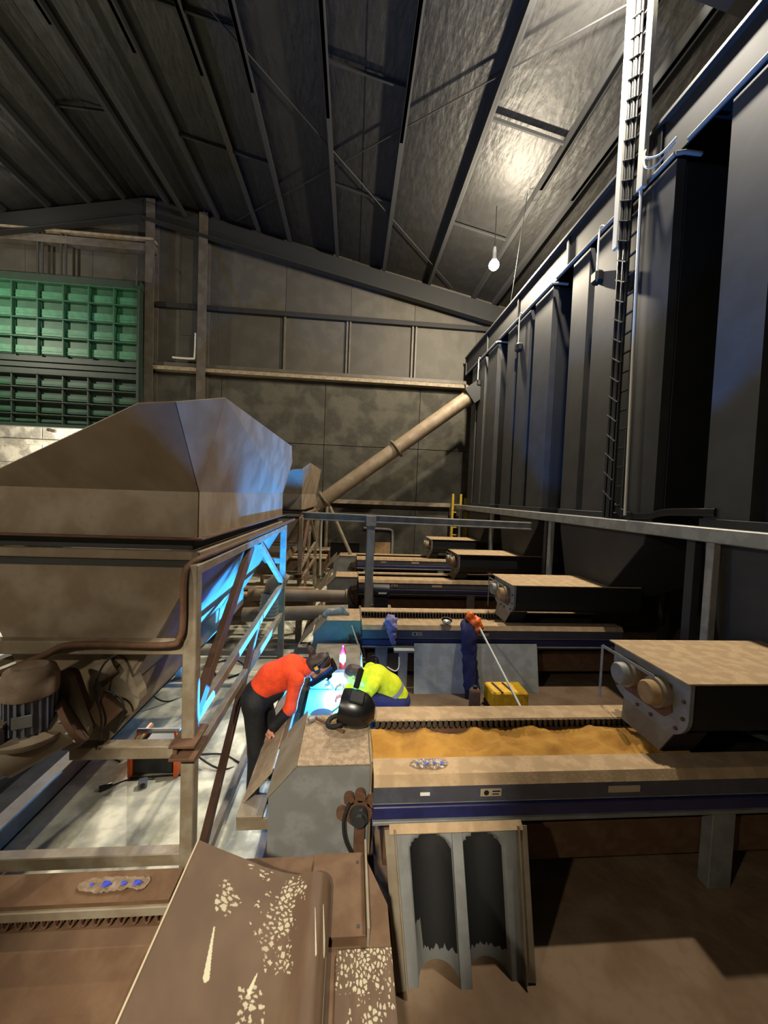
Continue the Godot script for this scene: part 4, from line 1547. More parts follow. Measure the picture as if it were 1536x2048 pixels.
func build_foreground() -> void:
	# conveyor running to the left at the viewer's feet
	var t := thing("near_side_conveyor", Vector3(-2, 0, -1.5), "brown dusty conveyor trough beside the large tilted brown cover", "conveyor")
	var s := S()
	ex(s, [Vector3(-3.6, 1.03, -1.87), Vector3(-3.6, 1.05, -1.87), Vector3(-3.6, 1.05, -2.03), Vector3(-3.6, 0.97, -2.07), Vector3(-3.6, 0.96, -2.05), Vector3(-3.6, 1.03, -2.01)], Vector3(2.78, 0, 0))
	put(s, "back_rim", M.brown, t)
	s = S()
	bb(s, -3.6, -0.8, 0.985, 1.03, -1.855, -1.875)
	put(s, "rim_lip", M.grey_dusty, t)
	s = S()
	bb(s, -3.6, -0.8, 0.5, 1.0, -1.93, -1.97)
	bb(s, -3.6, -0.8, 0.80, 0.84, -1.0, -1.95)
	bb(s, -3.6, -0.8, 0.5, 1.05, -0.97, -1.0)
	put(s, "trough", M.brown, t)
	s = S()
	ex(s, [Vector3(-3.6, 0.93, -1.86), Vector3(-3.6, 0.90, -1.80), Vector3(-3.6, 0.86, -1.6), Vector3(-3.6, 0.84, -1.2), Vector3(-3.6, 0.82, -1.2), Vector3(-3.6, 0.82, -1.93), Vector3(-3.6, 0.93, -1.93)], Vector3(2.8, 0, 0))
	put(s, "residue", M.brown, t)
	var keep := org
	org = Vector3.ZERO
	var f := S()
	tb(f, smooth([Vector3(-0.02, 0.04, 0), Vector3(-0.016, -0.015, 0.004), Vector3(-0.004, -0.028, 0.006), Vector3(0.008, -0.014, 0.004), Vector3(0.018, 0.03, 0)], 3), 0.006, 6)
	f.generate_normals()
	var fm := f.commit()
	org = keep
	for i in 32: again(fm, "flight", M.rusty, t, Vector3(-0.86 - i * 0.058, 0.965, -1.875) - org)
	for x in [-1.2, -3.2]:
		s = S()
		bb(s, x - 0.07, x + 0.07, 0.0, 0.6, -1.9, -1.1)
		put(s, "leg", M.frame, t)

	# head box of that conveyor
	t = thing("open_head_box", Vector3(-0.2, 0, -1.4), "brown open head box with white flaking paint under the tilted cover", "head box")
	s = S()
	ex(s, [Vector3(-0.66, 0.98, -2.14), Vector3(0.14, 0.98, -2.14), Vector3(0.25, 0.98, -1.86), Vector3(0.25, 0.98, -0.5), Vector3(-0.66, 0.98, -0.5)], Vector3(0, -0.7, 0))
	put(s, "box_body", M.brown, t)
	s = S()
	bb(s, 0.0, 0.25, 0.985, 1.0, -0.5, -1.66)
	var fp := put(s, "top_plate", flaked(7, [[0.62, 0.18, 0.30, 0.2], [0.72, 0.62, 0.40, 0.34], [0.2, 0.3, 0.25, 0.2], [0.5, 0.85, 0.5, 0.2]], Vector2(0.0, -1.66), Vector2(0.25, 0.75), 0.035), t)
	s = S()
	bb(s, -0.14, 0.135, 1.0, 1.012, -1.70, -2.12)
	var fl := put(s, "flange_plate", M.brown, t)
	s = S()
	for g in [[0.1, -2.06], [0.1, -1.74]]: cy(s, Vector3(g[0], 1.008, g[1]), Vector3(g[0], 1.0135, g[1]), 0.009, -1.0, 10)
	put(s, "bolt_holes", M.black, fl).set_meta("kind", "stuff")
	s = S()
	bb(s, 0.138, 0.15, 0.9, 1.07, -1.68, -2.14)
	put(s, "upstand", M.grey_dusty, t)
	s = S()
	bb(s, -0.6, 0.2, 0.0, 0.28, -0.6, -2.0)
	put(s, "stand", M.rusty, t)

	# large tilted cover sheet
	org = Vector3(-0.35, 1.0, -1.3)
	t = thing("cover_sheet", org, "large tilted brown steel cover with patches of flaking white paint", "cover")
	var prof := [Vector2(-0.705, 1.285), Vector2(-0.60, 1.245), Vector2(-0.50, 1.21), Vector2(-0.38, 1.165), Vector2(-0.28, 1.14), Vector2(-0.21, 1.132), Vector2(-0.16, 1.145), Vector2(-0.12, 1.158), Vector2(-0.08, 1.15), Vector2(-0.05, 1.12), Vector2(-0.035, 1.08)]
	s = S()
	grid(s, 30, 4, func(u, w):
		var q: float = u * (prof.size() - 1)
		var i := mini(int(q), prof.size() - 2)
		var p: Vector2 = (prof[i] as Vector2).lerp(prof[i + 1], q - i)
		var far := -1.935 + maxf(0.0, (p.x + 0.705)) * 0.10
		return Vector3(p.x, p.y, lerpf(far, -0.45, w)), true)
	var m := flaked(3, [[0.19, 0.14, 0.055, 0.055], [0.44, 0.15, 0.10, 0.10], [0.50, 0.06, 0.09, 0.05], [0.50, 0.23, 0.06, 0.05], [0.36, 0.36, 0.055, 0.05], [0.39, 0.42, 0.05, 0.05], [0.30, 0.02, 0.05, 0.02]], Vector2.ZERO, Vector2.ONE, 0.07, [[0.185, 0.22, 0.21, 0.33, 0.008], [0.37, 0.29, 0.355, 0.33, 0.006], [0.74, 0.12, 0.79, 0.24, 0.006], [0.84, 0.10, 0.90, 0.22, 0.012], [0.95, 0.22, 0.96, 0.9, 0.008]])
	m.uv1_triplanar = false
	m.uv1_world_triplanar = false
	m.uv1_scale = Vector3.ONE
	put(s, "sheet", m, t)
	s = S()
	bm(s, Vector3(-0.71, 1.277, -1.935), Vector3(-0.71, 1.277, -0.45), 0.008, 0.03)
	put(s, "folded_edge", M.label, t)
	s = S()
	bb(s, -0.62, -0.56, 0.98, 1.2, -1.7, -1.76)
	bb(s, -0.62, -0.56, 0.98, 1.2, -0.7, -0.76)
	put(s, "prop", M.rusty, t)

	# spare twin trough leaning on the conveyor
	var X0 := 0.34
	var X1 := 1.30
	var top := Vector3(0, 0.715, -2.60)
	var low := Vector3(0, 0.0, -2.24)
	t = thing("twin_trough_cover", Vector3(0.82, 0, -2.4), "grey twin-grooved trough cover leaning against the near conveyor", "trough cover")
	var along := low - top
	var out := Vector3(1, 0, 0).cross(along).normalized()
	if out.z < 0.0: out = -out
	s = S()
	grid(s, 72, 40, func(u, w):
		var q: float = (u - 0.5) * (X1 - X0)
		var d := 0.0
		for cc in [-0.19, 0.19]:
			var e: float = absf(q - cc) / 0.155
			if e < 1.0:
				var arch := 0.055 + 0.12 * (1.0 - sqrt(1.0 - e * e))
				d = sqrt(1.0 - e * e) * 0.13 * smoothstep(arch, arch + 0.012, w)
		return Vector3((X0 + X1) / 2 + q * lerpf(1.0, 0.86, w), 0, 0) + top + along * w - out * d)
	put(s, "trough_sheet", M.grey, t)
	# black lining worn off to the grey metal at the lower ends
	for cc in [-0.19, 0.19]:
		var wn := noise(91 + int(cc * 10.0), 3.0, 4)
		s = S()
		grid(s, 24, 30, func(u, w):
			var e: float = (u - 0.5) * 1.94
			var arch: float = 0.07 + 0.13 * (1.0 - sqrt(1.0 - e * e))
			var end: float = 0.84 + 0.05 * wn.get_noise_2d(u * 20.0, 1.0) - (0.2 if cc < 0.0 and e < -0.6 else 0.0)
			var ww: float = lerpf(arch, end, w)
			var q: float = cc + e * 0.155
			return Vector3((X0 + X1) / 2 + q * lerpf(1.0, 0.86, ww), 0, 0) + top + along * ww - out * (sqrt(1.0 - e * e) * 0.13 - 0.004))
		put(s, "groove_lining", M.rubber, t)
	for g in [[X0, 0.5 - 0.43], [X1, 0.5 + 0.43]]:
		var xt: float = g[0]
		var sg := 1.0 if xt > 0.8 else -1.0
		var xb := 0.82 + sg * 0.48 * 0.86
		s = S()
		bm(s, Vector3(xt, 0, 0) + top + out * 0.02, Vector3(xb, 0, 0) + low + out * 0.02, 0.07, 0.012, out)
		bm(s, Vector3(xt - sg * 0.035, 0, 0) + top + out * 0.02, Vector3(xb - sg * 0.035, 0, 0) + low + out * 0.02, 0.012, 0.07, out)
		put(s, "side_flange", M.grey_dusty, t)
	s = S()
	bx(s, Vector3(0.82, 0, 0) + top + out * 0.02, Vector3(0.96, 0.06, 0.012), Basis(Vector3.RIGHT, -0.9))
	put(s, "top_flange", M.dust, t)
	s = S()
	bx(s, Vector3(0.82, 0, 0) + top + along * 0.53 + out * 0.012, Vector3(0.075, along.length() * 0.98, 0.02), Basis(Vector3.RIGHT, out.cross(Vector3.RIGHT) * -1.0, out))
	put(s, "centre_rib", M.grey, t)

# sheet metal paint with flaked patches: each patch is (u, v, half width, half height); streaks are bare lines
func flaked(sd: int, patches: Array, at: Vector2, size: Vector2, freq: float, streaks := []) -> StandardMaterial3D:
	var n := 448
	var cell := FastNoiseLite.new()
	cell.seed = sd
	cell.noise_type = FastNoiseLite.TYPE_CELLULAR
	cell.cellular_return_type = FastNoiseLite.RETURN_DISTANCE2_SUB
	cell.frequency = freq
	cell.fractal_type = FastNoiseLite.FRACTAL_NONE
	cell.domain_warp_enabled = true
	cell.domain_warp_amplitude = 14.0
	var edge := noise(sd + 4, 0.022, 4)
	var mott := noise(sd + 9, 0.008, 5)
	var img := Image.create(n, n, false, Image.FORMAT_RGB8)
	var base := Color(0.305, 0.222, 0.148)
	var pale := Color(0.70, 0.68, 0.58)
	for y in n:
		for x in n:
			var q := Vector2(float(x) / n, float(y) / n)
			var g := mott.get_noise_2d(x, y)
			var col := base.lerp(Color(0.36, 0.285, 0.205), clampf(g * 0.9 + 0.2, 0.0, 0.7))
			for p in patches:
				var e: float = Vector2((q.x - p[0]) / p[2], (q.y - p[1]) / p[3]).length() + edge.get_noise_2d(x, y) * 0.9
				if e < 1.0:
					var w := cell.get_noise_2d(x, y * 2.2) + 1.0
					if w > 0.20 + 0.22 * maxf(e, 0.0): col = pale.lerp(base, 0.15 + 0.2 * absf(g))
			for k in streaks:
				var a := Vector2(k[0], k[1])
				var b := Vector2(k[2], k[3])
				var c := Geometry2D.get_closest_point_to_segment(q, a, b)
				if c.distance_to(q) < k[4] * (0.4 + 0.8 * (c - a).length() / maxf(a.distance_to(b), 0.001)): col = pale
			img.set_pixel(x, y, col)
	img.generate_mipmaps()
	var m := StandardMaterial3D.new()
	m.albedo_texture = ImageTexture.create_from_image(img)
	m.roughness = 0.7
	m.cull_mode = BaseMaterial3D.CULL_DISABLED
	m.uv1_triplanar = true
	m.uv1_world_triplanar = true
	m.uv1_scale = Vector3(1.0 / size.x, 1.0 / size.x, 1.0 / size.y)
	return m

func build_wall_items() -> void:
	var z := -15.58
	org = Vector3(-0.2, 0.8, z)
	var t := thing("wall_hatch", org, "dark open hatch low in the concrete back wall behind the head box", "hatch")
	var s := S()
	bb(s, -0.80, 0.36, 0.55, 1.10, z + 0.01, z - 0.01, 0.0)
	put(s, "opening_shade", M.black, t)  # flat black plate painted as the dark inside of the hatch
	s = S()
	bb(s, -0.86, 0.42, 1.10, 1.16, z, z + 0.06)
	bb(s, -0.86, -0.80, 0.5, 1.10, z, z + 0.06)
	bb(s, 0.36, 0.42, 0.5, 1.10, z, z + 0.06)
	put(s, "hatch_frame", M.concrete, t)
	org = Vector3(1.3, 0.3, z)
	s = S()
	bb(s, 0.98, 1.62, 0.25, 1.18, z + 0.02, z + 0.05)
	solo(s, "cardboard_sheet", M.card, "tan cardboard sheet leaning on the back wall beside the bent conduit", "cardboard")
	org = Vector3(1.3, 0.5, z)
	s = S()
	tb(s, smooth([Vector3(0.5, 1.74, z + 0.06), Vector3(1.4, 1.72, z + 0.06), Vector3(1.62, 1.68, z + 0.06), Vector3(1.69, 1.5, z + 0.06), Vector3(1.69, 0.3, z + 0.06)], 5), 0.05, 8)
	solo(s, "wall_conduit", M.galv, "grey conduit bent downwards on the concrete back wall", "conduit")
	for g in [[-1.35, 0.09, "thick vertical pipe on the back wall beside the farther hopper frame"], [-0.98, 0.06, "thinner vertical pipe on the back wall next to the hatch"]]:
		org = Vector3(g[0], 0, z + 0.15)
		s = S()
		cy(s, Vector3(g[0], 0.0, z + 0.15), Vector3(g[0], 2.6, z + 0.15), g[1], -1.0, 12)
		solo(s, "wall_pipe", M.grey_dusty, g[2], "pipe")
	# yellow ladder at the wall end of the bins
	t = thing("yellow_ladder", Vector3(4.2, 0, -15.0), "short yellow ladder with posts at the back wall end of the bins", "ladder")
	for x in [3.98, 4.30]:
		s = S()
		bb(s, x - 0.04, x + 0.04, 0.0, 3.25, -14.96, -15.06)
		put(s, "rail", M.ladder_yellow, t)
	for i in 9:
		s = S()
		bb(s, 4.0, 4.3, 0.4 + i * 0.3, 0.44 + i * 0.3, -14.98, -15.04)
		put(s, "rung", M.ladder_yellow, t)
	s = S()
	bb(s, 4.45, 4.62, 0.9, 3.1, -15.0, -15.1)
	put(s, "post", M.ladder_yellow, t)
	# thin wire from the roof to the fascia
	org = Vector3(4.35, 8.7, -10.4)
	s = S()
	cy(s, Vector3(4.34, 8.66, -11.0), Vector3(4.34, 11.2, -10.2), 0.01, -1.0, 6)
	solo(s, "hanging_wire", M.purlin, "thin wire dropping from the roof to the fascia near the lit lamp", "wire")
	# long skirting of the back wall pieces
	org = Vector3(2, 2.75, z)
	s = S()
	bb(s, -1.0, 4.0, 2.70, 2.86, z + 0.02, z + 0.2)
	solo(s, "cable_tray", M.grey_dusty, "long pale cable tray fixed level along the concrete back wall", "cable tray")

# ---------------------------------------------------------------- people
func hand(s: SurfaceTool, wrist: Vector3, dir: Vector3, palm: Vector3, curl: float) -> void:
	# palm, four fingers of different lengths with bends, a thumb from the side; all one skin
	var d := dir.normalized()
	var n := (palm - d * palm.dot(d)).normalized()
	var side := d.cross(n)
	var bones := [[wrist, 0.026, wrist + d * 0.04, 0.030]]
	for i in 4:
		var o := side * (0.026 - 0.0175 * i)
		bones.append([wrist + d * 0.03 + o * 0.7, 0.014, wrist + d * 0.085 + o, 0.0125])
		var l: float = [0.036, 0.041, 0.038, 0.030][i]
		var k := wrist + d * 0.085 + o
		var a := curl
		for q in 3:
			var e: Vector3 = k + (d * cos(a) + n * sin(a)) * l * [1.0, 0.75, 0.6][q]
			bones.append([k, 0.0095 - 0.0008 * q, e, 0.0088 - 0.0008 * q])
			k = e
			a += curl
	var th := wrist + d * 0.03 + side * 0.026
	var t1 := th + (side * 0.7 + d * 0.6 + n * 0.4).normalized() * 0.042
	var t2 := t1 + (side * 0.25 + d * 0.8 + n * 0.6).normalized() * 0.034
	bones.append([th - side * 0.01, 0.015, t1, 0.0115])
	bones.append([t1, 0.0115, t2, 0.0095])
	skin(s, bones, 0.005, 0.006)

func head(s: SurfaceTool, c: Vector3, up: Vector3, face: Vector3) -> void:
	# skull, jaw, nose, brows, lips, ears; face points where the person looks
	var f := (face - up * face.dot(up)).normalized()
	var r := up.cross(f)
	var b := [
		[c + up * 0.03 - f * 0.02, 0.088, c + up * 0.035 + f * 0.012, 0.084],
		[c - up * 0.03 + f * 0.02, 0.066, c - up * 0.075 + f * 0.045, 0.042],
		[c - up * 0.095 + f * 0.062, 0.018, c - up * 0.09 + f * 0.07, 0.016],
		[c + up * 0.0 + f * 0.092, 0.010, c - up * 0.036 + f * 0.112, 0.014],
		[c + up * 0.018 + f * 0.085 + r * 0.035, 0.012, c + up * 0.018 + f * 0.09 - r * 0.035, 0.012],
		[c - up * 0.062 + f * 0.085 + r * 0.018, 0.009, c - up * 0.062 + f * 0.085 - r * 0.018, 0.009],
		[c - up * 0.0 + r * 0.082, 0.012, c - up * 0.04 + r * 0.078, 0.010],
		[c - up * 0.0 - r * 0.082, 0.012, c - up * 0.04 - r * 0.078, 0.010],
		[c - up * 0.06 - f * 0.01, 0.055, c - up * 0.15 - f * 0.03, 0.052]]
	skin(s, b, 0.007, 0.012)

func build_welder() -> void:
	var t := thing("person", Vector3(-0.84, 0, -3.88), "person in orange top and black trousers bending forward to weld, face behind a shield", "person")
	var pel := Vector3(-0.90, 0.96, -3.92)
	var mid := Vector3(-0.76, 1.16, -3.95)
	var che := Vector3(-0.56, 1.22, -3.98)
	var nek := Vector3(-0.40, 1.245, -3.96)
	var hed := Vector3(-0.28, 1.26, -3.97)
	var sn := Vector3(-0.49, 1.20, -3.80)
	var sf := Vector3(-0.48, 1.18, -4.15)
	var en := Vector3(-0.53, 0.95, -3.74)
	var wn := Vector3(-0.70, 0.76, -3.72)
	var ef := Vector3(-0.42, 1.0, -4.42)
	var wf := Vector3(-0.26, 0.84, -4.62)
	var hn := pel + Vector3(0, -0.02, 0.09)
	var hf := pel + Vector3(0.02, -0.02, -0.09)
	var kn := Vector3(-0.86, 0.50, -3.78)
	var kf := Vector3(-0.76, 0.50, -4.06)
	var an := Vector3(-0.87, 0.09, -3.74)
	var af := Vector3(-0.84, 0.09, -4.08)
	# the whole body
	var s := S()
	skin(s, [[pel, 0.12, mid, 0.115], [mid, 0.115, che, 0.13], [che, 0.125, nek, 0.06], [nek, 0.052, hed, 0.052],
		[che, 0.1, sn, 0.06], [che, 0.1, sf, 0.06], [sn, 0.052, en, 0.042], [en, 0.04, wn, 0.028], [sf, 0.052, ef, 0.042], [ef, 0.04, wf, 0.028],
		[pel, 0.11, hn, 0.095], [pel, 0.11, hf, 0.095], [hn, 0.085, kn, 0.055], [kn, 0.052, an, 0.038], [hf, 0.085, kf, 0.055], [kf, 0.052, af, 0.038]], 0.016, 0.04)
	head(s, hed, Vector3(0.80, 0.55, -0.1).normalized(), Vector3(0.55, -0.83, -0.05).normalized())
	hand(s, wn, Vector3(-0.35, -0.9, 0.05), Vector3(0.6, -0.2, -0.7), 0.5)
	hand(s, wf, Vector3(0.6, -0.7, -0.3), Vector3(-0.2, -0.9, 0.1), 0.75)
	put(s, "body", M.skin, t)
	# clothes
	s = S()
	skin(s, [[pel + Vector3(0.06, 0.10, 0), 0.135, mid, 0.135], [mid, 0.138, che, 0.152], [che, 0.145, nek, 0.075], [che, 0.12, sn, 0.078], [che, 0.12, sf, 0.078],
		[sn, 0.072, en, 0.058], [en, 0.056, en.lerp(wn, 0.3), 0.054], [sf, 0.072, ef, 0.058], [ef, 0.056, wf, 0.042], [mid + Vector3(0.04, -0.06, 0), 0.12, che + Vector3(0, -0.05, 0), 0.13]], 0.014, 0.035)
	put(s, "jumper", M.orange, t)
	s = S()
	skin(s, [[pel + Vector3(0.03, 0.06, 0), 0.142, pel, 0.145], [pel, 0.13, hn, 0.115], [pel, 0.13, hf, 0.115], [hn, 0.108, kn, 0.076], [kn, 0.072, an + Vector3(0, 0.02, 0), 0.062], [hf, 0.108, kf, 0.076], [kf, 0.072, af + Vector3(0, 0.02, 0), 0.062],
		[pel + Vector3(0.09, 0.0, 0.0), 0.10, mid + Vector3(0.07, -0.13, 0.0), 0.09]], 0.014, 0.035)
	put(s, "trousers", M.trouser, t)
	s = S()
	skin(s, [[en.lerp(wn, 0.18), 0.058, wn - (wn - en) * 0.08, 0.046]], 0.010, 0.02)
	put(s, "gauntlet", M.trouser, t)
	for a in [an, af]:
		s = S()
		skin(s, [[a + Vector3(0, 0.02, 0), 0.058, a + Vector3(0, -0.03, 0), 0.056], [a + Vector3(-0.02, -0.04, 0), 0.05, a + Vector3(0.15, -0.05, 0), 0.04], [a + Vector3(-0.02, -0.055, 0), 0.035, a + Vector3(0.16, -0.058, 0), 0.032]], 0.010, 0.02)
		put(s, "boot", M.rubber, t)
	# hair tied in a bun, ear muffs, face shield
	s = S()
	skin(s, [[hed + Vector3(0.03, 0.05, 0), 0.09, hed + Vector3(-0.06, 0.03, 0), 0.085], [hed + Vector3(-0.05, 0.08, 0), 0.05, Vector3(-0.36, 1.40, -3.97), 0.032], [Vector3(-0.365, 1.42, -3.97), 0.036, Vector3(-0.385, 1.45, -3.97), 0.03]], 0.009, 0.02)
	put(s, "hair", M.hair, t)
	s = S()
	for g in [0.095, -0.095]:
		cy(s, hed + Vector3(-0.02, 0.02, g * 0.8), hed + Vector3(-0.02, 0.02, g * 1.2), 0.042, 0.036, 16)
	tb(s, smooth([hed + Vector3(-0.02, 0.04, 0.1), hed + Vector3(0.06, 0.1, 0.07), hed + Vector3(0.085, 0.13, 0.0), hed + Vector3(0.06, 0.1, -0.07), hed + Vector3(-0.02, 0.04, -0.1)], 4), 0.012, 6)
	var mu := put(s, "head_band", M.black, t)
	s = S()
	bx(s, hed + Vector3(-0.02, 0.03, 0.118), Vector3(0.036, 0.036, 0.006), Basis(Vector3.BACK, 0.5))
	put(s, "yellow_mark", M.yellow_paint, mu)
	s = S()
	var fd := Vector3(0.62, -0.78, 0).normalized()
	var fu := Vector3(0.78, 0.62, 0).normalized()
	grid(s, 20, 12, func(u, w):
		var a := lerpf(-1.35, 1.35, u)
		var h := lerpf(0.13, -0.17, w)
		var r := 0.135 - 0.03 * absf(w - 0.35)
		return hed + fu * h + fd * (cos(a) * r + 0.015) + Vector3(0, 0, 1) * sin(a) * r * 0.85)
	grid(s, 20, 12, func(u, w):
		var a := lerpf(-1.35, 1.35, u)
		var h := lerpf(0.13, -0.17, w)
		var r := 0.130 - 0.03 * absf(w - 0.35)
		return hed + fu * h + fd * (cos(a) * r + 0.015) + Vector3(0, 0, 1) * sin(a) * r * 0.85)
	var sh := put(s, "face_shield", M.helmet, t)
	s = S()
	bx(s, hed + fd * 0.155 + fu * 0.02, Vector3(0.012, 0.06, 0.1), Basis(fd, fu, Vector3(0, 0, 1)))
	put(s, "visor_window", M.black, sh)
	# the torch in the hand
	t = thing("welding_torch", wf, "thin welding torch held towards the bright arc", "torch")
	s = S()
	tb(s, smooth([wf + Vector3(-0.05, 0.03, 0.02), wf + Vector3(0.04, -0.06, -0.04), wf + Vector3(0.09, -0.15, -0.08), Vector3(-0.135, 0.60, -4.75)], 4), 0.009, 8)
	put(s, "neck", M.galv, t)

func build_helper() -> void:
	var t := thing("person", Vector3(0.5, 0, -4.62), "person in yellow hi-vis shirt kneeling behind the near conveyor, head bowed", "person")
	var pel := Vector3(0.66, 0.54, -4.67)
	var mid := Vector3(0.54, 0.70, -4.65)
	var che := Vector3(0.37, 0.82, -4.62)
	var nek := Vector3(0.20, 0.875, -4.60)
	var hed := Vector3(0.085, 0.865, -4.59)
	var sn := Vector3(0.31, 0.82, -4.43)
	var sf := Vector3(0.31, 0.84, -4.81)
	var en := Vector3(0.17, 0.62, -4.36)
	var wn := Vector3(0.02, 0.74, -4.32)
	var ef := Vector3(0.20, 0.66, -4.70)
	var wf := Vector3(0.02, 0.74, -4.56)
	var hn := pel + Vector3(-0.02, -0.02, 0.09)
	var hf := pel + Vector3(-0.02, -0.02, -0.09)
	var kn := Vector3(0.31, 0.64, -4.47)
	var kf := Vector3(0.44, 0.10, -4.80)
	var an := Vector3(0.36, 0.12, -4.50)
	var af := Vector3(0.82, 0.09, -4.80)
	var s := S()
	skin(s, [[pel, 0.12, mid, 0.12], [mid, 0.12, che, 0.13], [che, 0.125, nek, 0.06], [nek, 0.055, hed, 0.055],
		[che, 0.1, sn, 0.06], [che, 0.1, sf, 0.06], [sn, 0.052, en, 0.044], [en, 0.042, wn, 0.03], [sf, 0.052, ef, 0.044], [ef, 0.042, wf, 0.03],
		[pel, 0.11, hn, 0.095], [pel, 0.11, hf, 0.095], [hn, 0.085, kn, 0.058], [kn, 0.055, an, 0.04], [hf, 0.085, kf, 0.058], [kf, 0.055, af, 0.04]], 0.016, 0.04)
	head(s, hed, Vector3(-0.72, 0.70, 0).normalized(), Vector3(-0.70, -0.71, 0.05).normalized())
	hand(s, wn, Vector3(-0.8, 0.3, 0.2), Vector3(-0.2, -0.9, 0.2), 0.6)
	hand(s, wf, Vector3(-0.8, 0.3, 0.1), Vector3(-0.2, -0.9, 0.2), 0.6)
	put(s, "body", M.skin, t)
	s = S()
	skin(s, [[pel + Vector3(-0.02, 0.03, 0), 0.145, mid, 0.15], [mid, 0.15, che, 0.16], [che, 0.15, nek, 0.08], [che, 0.12, sn, 0.082], [che, 0.12, sf, 0.082], [sn, 0.075, en, 0.062], [en, 0.06, wn, 0.046], [sf, 0.075, ef, 0.062], [ef, 0.06, wf, 0.046]], 0.014, 0.035)
	var sh := put(s, "shirt", M.yellow, t)
	s = S()
	var ax := (mid - pel).normalized()
	var fr := frame_of(ax)
	var p0 := pel.lerp(mid, 0.55)
	for i in 28:
		var a0 := TAU * i / 28
		var a1 := TAU * (i + 1) / 28
		var e0 := fr.x * cos(a0) + fr.y * sin(a0)
		var e1 := fr.x * cos(a1) + fr.y * sin(a1)
		quad(s, p0 + e0 * 0.158, p0 + e1 * 0.158, p0 + ax * 0.05 + e1 * 0.160, p0 + ax * 0.05 + e0 * 0.160, p0)
	put(s, "reflective_band", M.reflect, sh)
	s = S()
	skin(s, [[pel, 0.138, pel + Vector3(0.02, -0.03, 0), 0.135], [hn, 0.105, kn, 0.078], [kn, 0.072, an, 0.06], [hf, 0.105, kf, 0.078], [kf, 0.072, af, 0.06]], 0.014, 0.035)
	put(s, "trousers", M.denim, t)
	for a in [an, af]:
		s = S()
		skin(s, [[a, 0.058, a + Vector3(0.06, -0.02, 0), 0.055], [a + Vector3(0.08, -0.02, 0), 0.05, a + Vector3(0.12, -0.045, 0), 0.04]], 0.010, 0.02)
		put(s, "boot", M.rubber, t)
	s = S()
	skin(s, [[hed + Vector3(-0.02, 0.05, 0), 0.088, hed + Vector3(0.05, 0.04, 0), 0.082], [hed + Vector3(0.07, 0.0, 0), 0.07, hed + Vector3(0.06, -0.02, 0), 0.06]], 0.009, 0.02)
	put(s, "hair", M.hair, t)

# crumpled cloth: a lump swept over points, wrinkled by noise
func cloth(s: SurfaceTool, pts: Array, rad: Array, sd: int, nu := 20, nv := 24, amp := 0.25, flat := 0.6) -> void:
	var n := noise(sd, 9.0, 3)
	var path := smooth(pts, 6)
	grid(s, nv, nu, func(u, w):
		var q: float = u * (path.size() - 1)
		var i := mini(int(q), path.size() - 2)
		var p: Vector3 = (path[i] as Vector3).lerp(path[i + 1], q - i)
		var d: Vector3 = path[i + 1] - path[i]
		var f := frame_of(d, Vector3(0, 0, 1))
		var rq: float = u * (rad.size() - 1)
		var ri := mini(int(rq), rad.size() - 2)
		var r: float = lerpf(rad[ri], rad[ri + 1], rq - ri)
		var a: float = TAU * w
		var dir := f.x * cos(a) + f.y * sin(a) * flat
		var o := p + dir * r
		if w == 1.0: o = p + f.x * r
		return o + dir * n.get_noise_3d(o.x if w < 1.0 else (p + f.x * r).x, o.y, o.z) * amp * r * 2.0)

